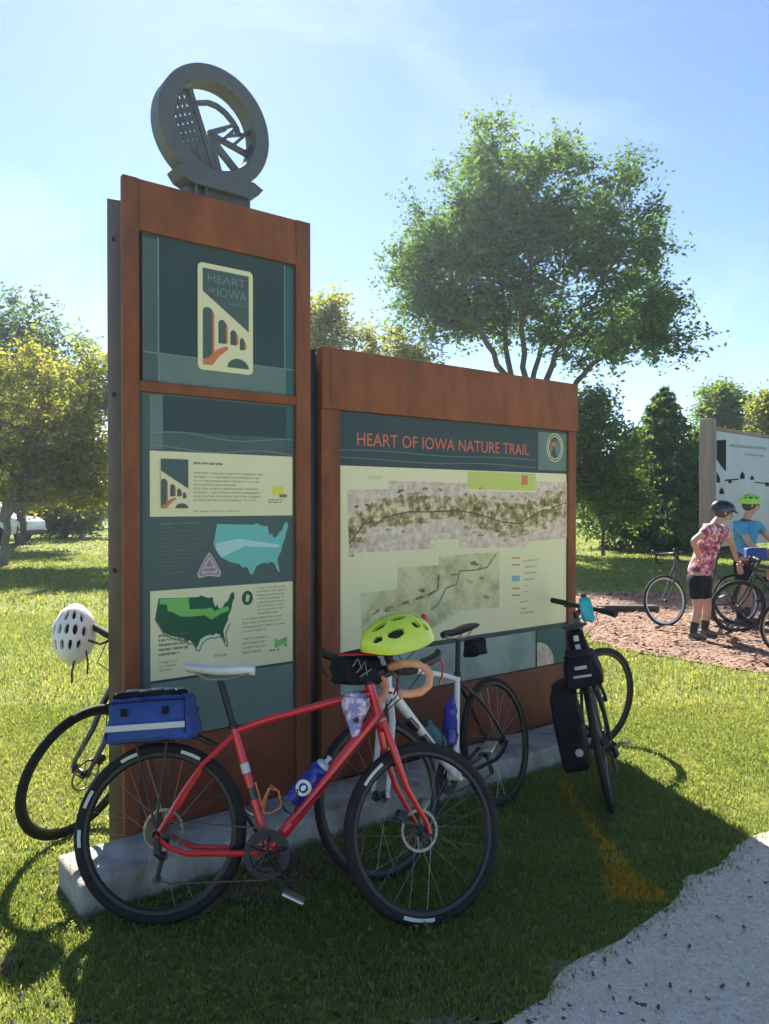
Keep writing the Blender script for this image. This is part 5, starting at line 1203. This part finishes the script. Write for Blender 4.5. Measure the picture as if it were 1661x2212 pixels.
simple_tree('deciduous_tree', 'yellow-green leafy tree at left in front of the darker trees', 8, 20.0, [(60, 860, 110, 95, 2.2), (150, 900, 90, 90, 2), (190, 830, 90, 80, 1.6), (60, 960, 90, 60, 1.5), (170, 980, 80, 50, 1.2), (-80, 900, 120, 110, 2), (280, 880, 70, 80, .8), (110, 1020, 110, 40, 1.4), (60, 1010, 100, 50, 1.4), (190, 1010, 70, 55, 1.4), (30, 790, 60, 50, .7), (130, 1060, 100, 35, 1.4), (40, 1050, 60, 30, .8)], 180, 95, .105, .30, M['leaf_yellow'], M['greybark'], 11, trunk=.24, twl=.8, tonebias=.0)
simple_tree('deciduous_tree', 'tall dark green tree behind the yellow-green tree at left', 45, 30.0, [(40, 760, 120, 130, 3), (110, 820, 90, 110, 2), (-60, 800, 130, 150, 2), (60, 900, 150, 110, 2)], 95, 110, .17, .55, M['leaf_dark'], None, 12, trunk=.45, twl=1.0)
simple_tree('evergreen_shrub', 'dense dark evergreen clump below the left trees', 140, 36.0, [(130, 1090, 75, 62, 3), (180, 1060, 50, 75, 2), (85, 1080, 55, 60, 2), (140, 1125, 70, 32, 2)], 80, 120, .15, .42, M['leaf_dark'], None, 13, trunk=.25, twl=.6, cat='shrub')
simple_tree('deciduous_tree', 'pale green tree between the two rusted signs', 770, 26.0, [(700, 720, 50, 90, 2), (800, 760, 110, 55, 2.4), (690, 800, 90, 90, 2), (850, 790, 80, 70, 1.5), (770, 880, 110, 80, 2)], 80, 110, .13, .42, M['leaf_yellow'], None, 14, trunk=.28, twl=.9, tonebias=-.05)
simple_tree('deciduous_tree', 'light green leafy tree just right of the map sign', 1302, 23.5, [(1290, 960, 70, 70, 2), (1270, 900, 55, 60, 1.5), (1320, 1030, 65, 60, 2), (1265, 1050, 65, 65, 2), (1340, 1080, 45, 45, 1), (1230, 960, 60, 90, 1.4)], 100, 95, .115, .30, M['leaf_bright'], None, 15, trunk=.13, twl=.6)
simple_tree('deciduous_tree', 'rounded green tree rising behind the grey wooden post', 1560, 44.0, [(1558, 880, 48, 50, 3), (1560, 950, 62, 70, 3), (1555, 1040, 60, 60, 2)], 75, 120, .20, .55, M['leaf_bright'], None, 16, trunk=.3, twl=.6, tonebias=-.05)
simple_tree('deciduous_tree', 'yellowish green tree at the right edge above the notice board', 1668, 40.0, [(1668, 900, 40, 55, 3), (1650, 960, 50, 50, 2), (1690, 1010, 80, 80, 3)], 70, 190, .18, .5, M['leaf_yellow'], None, 17, trunk=.3, twl=.6, tonebias=-.1)

def conifer(name, label, base, h, rad, seed, m, low=.12, lev=26, leaf=.09, dens=1.0, cat='tree', group=None):
    r = np.random.default_rng(seed); rd = random.Random(seed); tr = thing(name, label, cat, Matrix.Translation(base), group); br = MB()
    br.tube([(0, 0, -.05), (.03, 0, h * .5), (0, 0, h)], [h * .022, h * .013, .012], 8); C_ = []; T_ = []
    for i in range(lev):
        f_ = i / (lev - 1); z = h * (low + (0.97 - low) * f_); L0 = rad * (1 - f_) ** .85 * (1 if f_ > .12 else .75 + f_ * 2) + .08
        nb = max(4, int(11 * (1 - f_ * .6)))
        for k in range(nb):
            a = 2 * math.pi * (k + rd.random() * .8) / nb + i; L_ = L0 * rd.uniform(.7, 1.18); rise = rd.uniform(.02, .35) * L_
            tip = Vector((math.cos(a) * L_, math.sin(a) * L_, z + rise - .12 * L_)); mid = Vector((math.cos(a) * L_ * .55, math.sin(a) * L_ * .55, z - .02 * L_))
            br.tube([(0, 0, z - .02), mid, tip], [.022 * (1 - f_) + .006, .012, .004], 4, cap=False)
            n_ = int((14 + 60 * L_) * dens); t_ = r.uniform(.2, 1.05, (n_, 1)) ** .8
            p_ = np.array(mid) * (1 - t_) * 2 * t_ + np.array(tip) * t_ ** 2 + np.array((0, 0, z)) * (1 - t_) ** 2
            sp_ = .035 + .10 * (1 - t_) * L_ + .035 * L_; C_.append(p_ + r.normal(size=(n_, 3)) * sp_ * np.array([1, 1, .6])); T_.append(np.clip(r.normal(.35 + .25 * rd.random(), .16, n_), 0, 1))
    C_ = np.concatenate(C_); T_ = np.concatenate(T_)
    br.build('trunk', M['bark'], tr); link('crown', fastmesh('crown', leaf_cloud(C_, leaf, T_, 2.4, .8, r), 4, m, T_), tr)
    return tr
cbp = at(1432, 1090, 27.0); cbp.z = 0
conifer('conifer_tree', 'dark pointed evergreen right of the light green tree', cbp, at(0, 832, 27).z, 2.9, 21, M['needle'], .04, 30, .095, 1.35)
cbp = at(1500, 1090, 28.5); cbp.z = 0
conifer('conifer_tree', 'broad dark evergreen half hidden behind the grey wooden post', cbp, at(0, 930, 28.5).z, 1.7, 22, M['needle'], .04, 22, .095, 1.3)
# far hedge line closing the horizon
def hedge(name, label, pts, h, wdt, n_, leaf, m, seed):
    r = np.random.default_rng(seed); P_ = []; T_ = []
    for i in range(len(pts) - 1):
        a = np.array(pts[i]); c = np.array(pts[i + 1]); k_ = int(n_ / (len(pts) - 1)); t_ = r.uniform(0, 1, (k_, 1)); b_ = a + (c - a) * t_
        hh = h * (.65 + .35 * np.sin(b_[:, 0] * .35 + seed) * np.sin(b_[:, 0] * .11)) * (.8 + .2 * np.sin(b_[:, 0] * 1.3))
        z = r.uniform(0, 1, k_) ** .8 * hh; P_.append(np.stack([b_[:, 0] + r.normal(0, .3, k_), b_[:, 1] + r.normal(0, wdt, k_), z], 1)); T_.append(np.clip(r.normal(.45, .2, k_), 0, 1))
    P_ = np.concatenate(P_); T_ = np.concatenate(T_); o = link(name, fastmesh(name, leaf_cloud(P_, leaf, T_, r=r), 4, m, T_)); return tag(o, label, None, None, 'stuff')
hedge('far_woodland', 'distant line of woods along the horizon', [(-110, 95), (-40, 92), (30, 90), (110, 96)], 5.5, 2.0, 30000, .75, M['leaf_dark'], 31)

# ------------------------------------------------------------------ grass
ledge_poly = []
for lx_, ly_ in ((-.03, -.01), (LED_L + .03, -.01), (LED_L + .03, LED_D + .24), (.26, LED_D + .24), (.26, LED_D + .0), (-.03, LED_D + .0)):
    p = lm @ Vector((lx_, ly_, 0)); ledge_poly.append((p.x, p.y))
litter_c = [grd(560, 1905), grd(470, 1950), grd(640, 1870)]
def nz2(x, y, s, sd=0.0):
    return (np.sin(x * s * 1.3 + 1.7 * np.sin(y * s * .9 + sd) + sd) + np.sin(y * s * 1.1 + 1.5 * np.sin(x * s * 1.4 + sd * 2)) + np.sin((x + y) * s * 2.3 + sd) * .5) / 2.5
def sow(N, y0, y1, h0, h1, wd, seed, xpad=1.2):
    r = np.random.default_rng(seed)
    u = r.uniform(0, 1, N); y = np.sqrt(y0 ** 2 + u * (y1 ** 2 - y0 ** 2)); half = .52 * y + xpad; x = r.uniform(-1, 1, N) * half
    jx, jy = r.normal(0, .045, N), r.normal(0, .045, N)
    keep = ~(inpoly(x, y, path_poly) & inpoly(x + jx, y + jy, path_poly)) & ~inpoly(x, y, mulch_poly) & ~inpoly(x, y, ledge_poly)
    bare = nz2(x, y, 3.1, .4) + .6 * nz2(x, y, 9.0, 2.2)
    thin_ = np.where((y < 4.2), np.clip(.95 - .9 * np.clip(bare - .35, 0, 1), .12, 1), 1)
    # worn, bare patch at the left foreground and by the ledge
    for cx_, cy_, rx_, ry_ in ((-1.62, 2.55, .34, .20), (-1.42, 2.30, .22, .12), (.20, 2.30, .20, .07), (.48, 2.22, .16, .06), (.62, 2.60, .10, .05), (-.92, 2.28, .10, .06)):
        thin_ = thin_ * (1 - .72 * np.exp(-(((x - cx_) / rx_) ** 2 + ((y - cy_) / ry_) ** 2)))
    for c in litter_c: thin_ *= 1 - .85 * np.exp(-(((x - c.x) / .20) ** 2 + ((y - c.y) / .12) ** 2))
    keep &= r.uniform(0, 1, N) < thin_
    x, y = x[keep], y[keep]; n_ = len(x)
    h = r.uniform(h0, h1, n_) * (1 + .35 * nz2(x, y, 2.0, 1.0)); a = r.uniform(0, 2 * np.pi, n_); ln = r.uniform(.25, 1.0, n_) * h
    dx, dy = np.cos(a), np.sin(a); b_ = a + np.pi / 2 + r.normal(0, .4, n_); wx, wy = np.cos(b_) * wd * r.uniform(.6, 1.3, n_), np.sin(b_) * wd * r.uniform(.6, 1.3, n_)
    z0 = np.full(n_, -.004)
    p0 = np.stack([x - wx, y - wy, z0], 1); p1 = np.stack([x + wx, y + wy, z0], 1)
    m0 = np.stack([x + dx * ln * .35 + wx * .8, y + dy * ln * .35 + wy * .8, h * .62], 1); m1 = np.stack([x + dx * ln * .35 - wx * .8, y + dy * ln * .35 - wy * .8, h * .62], 1)
    tip = np.stack([x + dx * ln, y + dy * ln, h * r.uniform(.75, 1, n_)], 1); tip2 = tip + np.stack([wx, wy, z0 * 0], 1) * .15
    straw = r.uniform(0, 1, n_) < (.07 + .12 * np.clip(nz2(x, y, .8, 3.0) + .3, 0, 1))
    tone = np.clip(.32 + .14 * nz2(x, y, 1.4, .2) + .10 * nz2(x, y, 5.0, 1.2) + r.normal(0, .12, n_), 0, .62); tone = np.where(straw, r.uniform(.7, 1, n_), tone)
    Q = np.concatenate([np.stack([p0, p1, m0, m1], 1), np.stack([m1, m0, tip2, tip], 1)]); return Q, np.concatenate([tone, tone]), np.concatenate([x, x]), np.concatenate([y, y])
qs = [sow(115000, 1.75, 3.4, .012, .036, .0021, 1, .6), sow(105000, 3.4, 6.0, .016, .042, .0029, 2, .8), sow(65000, 6.0, 11, .03, .055, .0050, 3), sow(48000, 11, 24, .035, .06, .013, 4), sow(22000, 24, 50, .04, .07, .035, 5)]
Q = np.concatenate([q[0] for q in qs]); T_ = np.concatenate([q[1] for q in qs]); XX = np.concatenate([q[2] for q in qs]); YY = np.concatenate([q[3] for q in qs])
# spray-painted streak
s0 = grd(1215, 1695); s1 = grd(1385, 1955); sd_ = Vector((s1.x - s0.x, s1.y - s0.y)); sl = sd_.length; sd_.normalize()
al = (XX - s0.x) * sd_.x + (YY - s0.y) * sd_.y; pe = -(XX - s0.x) * sd_.y + (YY - s0.y) * sd_.x
wdt = .017 + .012 * np.clip(al / sl, 0, 1) + .085 * np.clip((al / sl - .55) / .45, 0, 1)
paint = (al > 0) & (al < sl) & (np.abs(pe) < wdt * (1 + .25 * np.sin(XX * 90))) & (rng.uniform(0, 1, len(al)) < np.where(al / sl > .6, .92, 1.0))
tag(link('grass', fastmesh('grass', Q[~paint], 4, M['grass'], T_[~paint])), 'short mown lawn grass around the signs', kind='stuff')
tag(link('painted_grass', fastmesh('painted_grass', Q[paint], 4, M['grass_paint'], T_[paint])), 'streak of ochre marking paint sprayed on the grass', kind='stuff')

M['soil'] = mat('bare_soil', (0.12, 0.10, 0.05), 0.95, 0, (0.27, 0.215, 0.13), 30, 10, 0.3, 0.7, 0.8, 90)
for cx_, cy_, rx_, ry_, sd_n in ((-1.62, 2.55, .34, .20, 1), (-1.42, 2.30, .22, .12, 2), (.20, 2.30, .20, .07, 3), (.48, 2.22, .16, .06, 4), (.62, 2.60, .10, .05, 5), (-.45, 3.16, .26, .10, 6), (-.92, 2.28, .10, .06, 7)):
    pl = []
    for q_ in range(80):
        a_ = 2 * math.pi * q_ / 80; cv_ = Vector((math.cos(a_) + sd_n * 7, math.sin(a_), 0)); o_ = .85 + .5 * mnoise.noise(cv_ * 1.6) + .35 * mnoise.noise(cv_ * 5) + .2 * mnoise.noise(cv_ * 13); pl.append((cx_ + rx_ * o_ * math.cos(a_), cy_ + ry_ * o_ * math.sin(a_)))
    sheet('bare_soil', pl, .004 + .0002 * sd_n, M['soil'])
rc = np.random.default_rng(77); Nc = 5200
yc = np.sqrt(1.8 ** 2 + rc.uniform(0, 1, Nc) * (5.2 ** 2 - 1.8 ** 2)); xc = rc.uniform(-1, 1, Nc) * (.52 * yc + .5); kc = (nz2(xc, yc, 2.6, 4.0) > .05) & ~inpoly(xc, yc, path_poly) & ~inpoly(xc, yc, ledge_poly); xc, yc = xc[kc], yc[kc]
pc = np.stack([xc, yc, rc.uniform(.015, .04, len(xc))], 1); pc = np.repeat(pc, 3, 0) + rc.normal(0, .006, (len(xc) * 3, 3)); tc_ = np.clip(rc.normal(.22, .10, len(pc)), 0, .5)
tag(link('clover', fastmesh('clover', leaf_cloud(pc, .013, tc_, 1.2, .25, rc), 4, M['grass'], tc_)), 'low clover growing among the lawn grass', kind='stuff')
# ------------------------------------------------------------------ loose ground bits
def chunks(name, label, pts, size, m, seed, flat_=.5, elong=1.0, z0=.0):
    r = np.random.default_rng(seed); N = len(pts)
    base = np.array([(1, 0, 0), (-1, 0, 0), (0, 1, 0), (0, -1, 0), (0, 0, 1), (0, 0, -1)], float); tri_ = np.array([(0, 2, 4), (2, 1, 4), (1, 3, 4), (3, 0, 4)])
    s = size * r.uniform(.5, 1.4, N); a = r.uniform(0, 2 * np.pi, N); ca, sa = np.cos(a), np.sin(a); e_ = r.uniform(1, 1 + elong, N)
    V = np.zeros((N, 6, 3)); jit = r.uniform(.7, 1.25, (N, 6, 3))
    B_ = base[None] * jit; x = B_[..., 0] * (s * e_)[:, None]; y = B_[..., 1] * s[:, None]; z = B_[..., 2] * (s * flat_)[:, None]
    tilt = r.normal(0, .25, N)[:, None]; z = z + x * tilt
    V[..., 0] = x * ca[:, None] - y * sa[:, None] + pts[:, 0:1]; V[..., 1] = x * sa[:, None] + y * ca[:, None] + pts[:, 1:2]; V[..., 2] = z + z0
    Q_ = V[:, tri_].reshape(-1, 3, 3)
    return tag(link(name, fastmesh(name, Q_, 3, m)), label, kind='stuff')
r = np.random.default_rng(5)
def scatter(poly, N, box, pw=1):
    x = r.uniform(box[0], box[1], N); y = box[2] + (box[3] - box[2]) * r.uniform(0, 1, N) ** pw; k = inpoly(x, y, poly); return np.stack([x[k], y[k]], 1)
chunks('path_gravel', 'loose pale gravel on the path', scatter(path_poly, 26000, (-.4, 2.6, 1.7, 4.4)), .0048, M['pebble'], 6, .6, .4, .007)
chunks('wood_chips', 'reddish brown wood chips of the mulch bed', scatter(mulch_poly, 16000, (2.0, 9, 6.6, 14), 1.3), .028, M['chip'], 7, .3, 1.6, .012)
lp = np.concatenate([np.stack([c.x + r.normal(0, .17, 260), c.y + r.normal(0, .09, 260)], 1) for c in litter_c] + [np.stack([-1.5 + r.normal(0, .35, 200), 2.55 + r.normal(0, .3, 200)], 1), np.stack([r.normal(.15, .35, 150), r.normal(2.25, .15, 150)], 1)])
lp = lp[~inpoly(lp[:, 0], lp[:, 1], ledge_poly)]
chunks('ground_litter', 'dark bits of bark and stone at the ledge foot', lp, .011, M['litter'], 8, .5, .8, .006)
# fallen leaves
lvm = []
for k in range(3):
    rr = random.Random(k); b_ = MB(); pts = []
    n_ = 9
    for i in range(n_):
        a = 2 * math.pi * i / n_; rad = .017 * (1 + .35 * math.cos(2 * a) + rr.uniform(-.15, .15)); pts.append((rad * 1.25 * math.cos(a), rad * .8 * math.sin(a), .006 + .008 * rr.random() + .006 * math.cos(2 * a)))
    pts.append((0, 0, .004)); b_.add(pts, [(i, (i + 1) % n_, n_) for i in range(n_)]); lvm.append(b_.data('leaf', M['dryleaf']))
Z9 = zoom(1300, 1880, 2.679)
spots = [(360, 1540), (495, 1530), (735, 1445), (970, 1265), (1135, 1340), (650, 1385), (570, 1435), (600, 1615), (850, 1600), (1010, 1610), (1145, 1640), (1355, 1610), (1530, 1600), (630, 1695), (740, 1690), (1265, 1690), (340, 1745), (1595, 750), (1550, 660), (1465, 795), (1540, 890), (1280, 835), (1345, 815), (1540, 1000), (1335, 1140), (1505, 1210), (1040, 1090), (980, 1090), (855, 1220), (790, 1270), (735, 1305), (925, 1755), (1100, 860), (560, 1780), (1650, 900), (420, 1100), (470, 1060), (500, 1345)]
for i, s_ in enumerate(spots):
    p = grd(*Z9(*s_)); o = link('fallen_leaf', lvm[i % 3], None, Matrix.Translation((p.x, p.y, .010)) @ Matrix.Rotation(random.uniform(0, 6.3), 4, 'Z') @ Matrix.Rotation(random.uniform(-.3, .3), 4, 'X') @ Matrix.Scale(random.uniform(.30, .62), 4))
    tag(o, 'dry brown leaf lying on the pale gravel path or its edge', 'leaf', 'fallen leaves on the path')

# ------------------------------------------------------------------ haze: volume added to lift the dark distance, brightest towards the sun
hz_m = bpy.data.materials.new('added_haze'); hz_m.use_nodes = True; n = hz_m.node_tree; n.nodes.clear()
o_ = n.nodes.new('ShaderNodeOutputMaterial'); v_ = n.nodes.new('ShaderNodeVolumePrincipled')
v_.inputs['Color'].default_value = (0.74, 0.88, 1.0, 1); v_.inputs['Density'].default_value = 0.0008; v_.inputs['Anisotropy'].default_value = 0.55
n.links.new(v_.outputs[0], o_.inputs['Volume'])
hb_ = MB(); hb_.box((0, 59, 8.5), (240, 130, 19)); ho = hb_.build('haze', hz_m, smooth=False); tag(ho, 'thin haze volume added to lighten the far trees', kind='stuff')
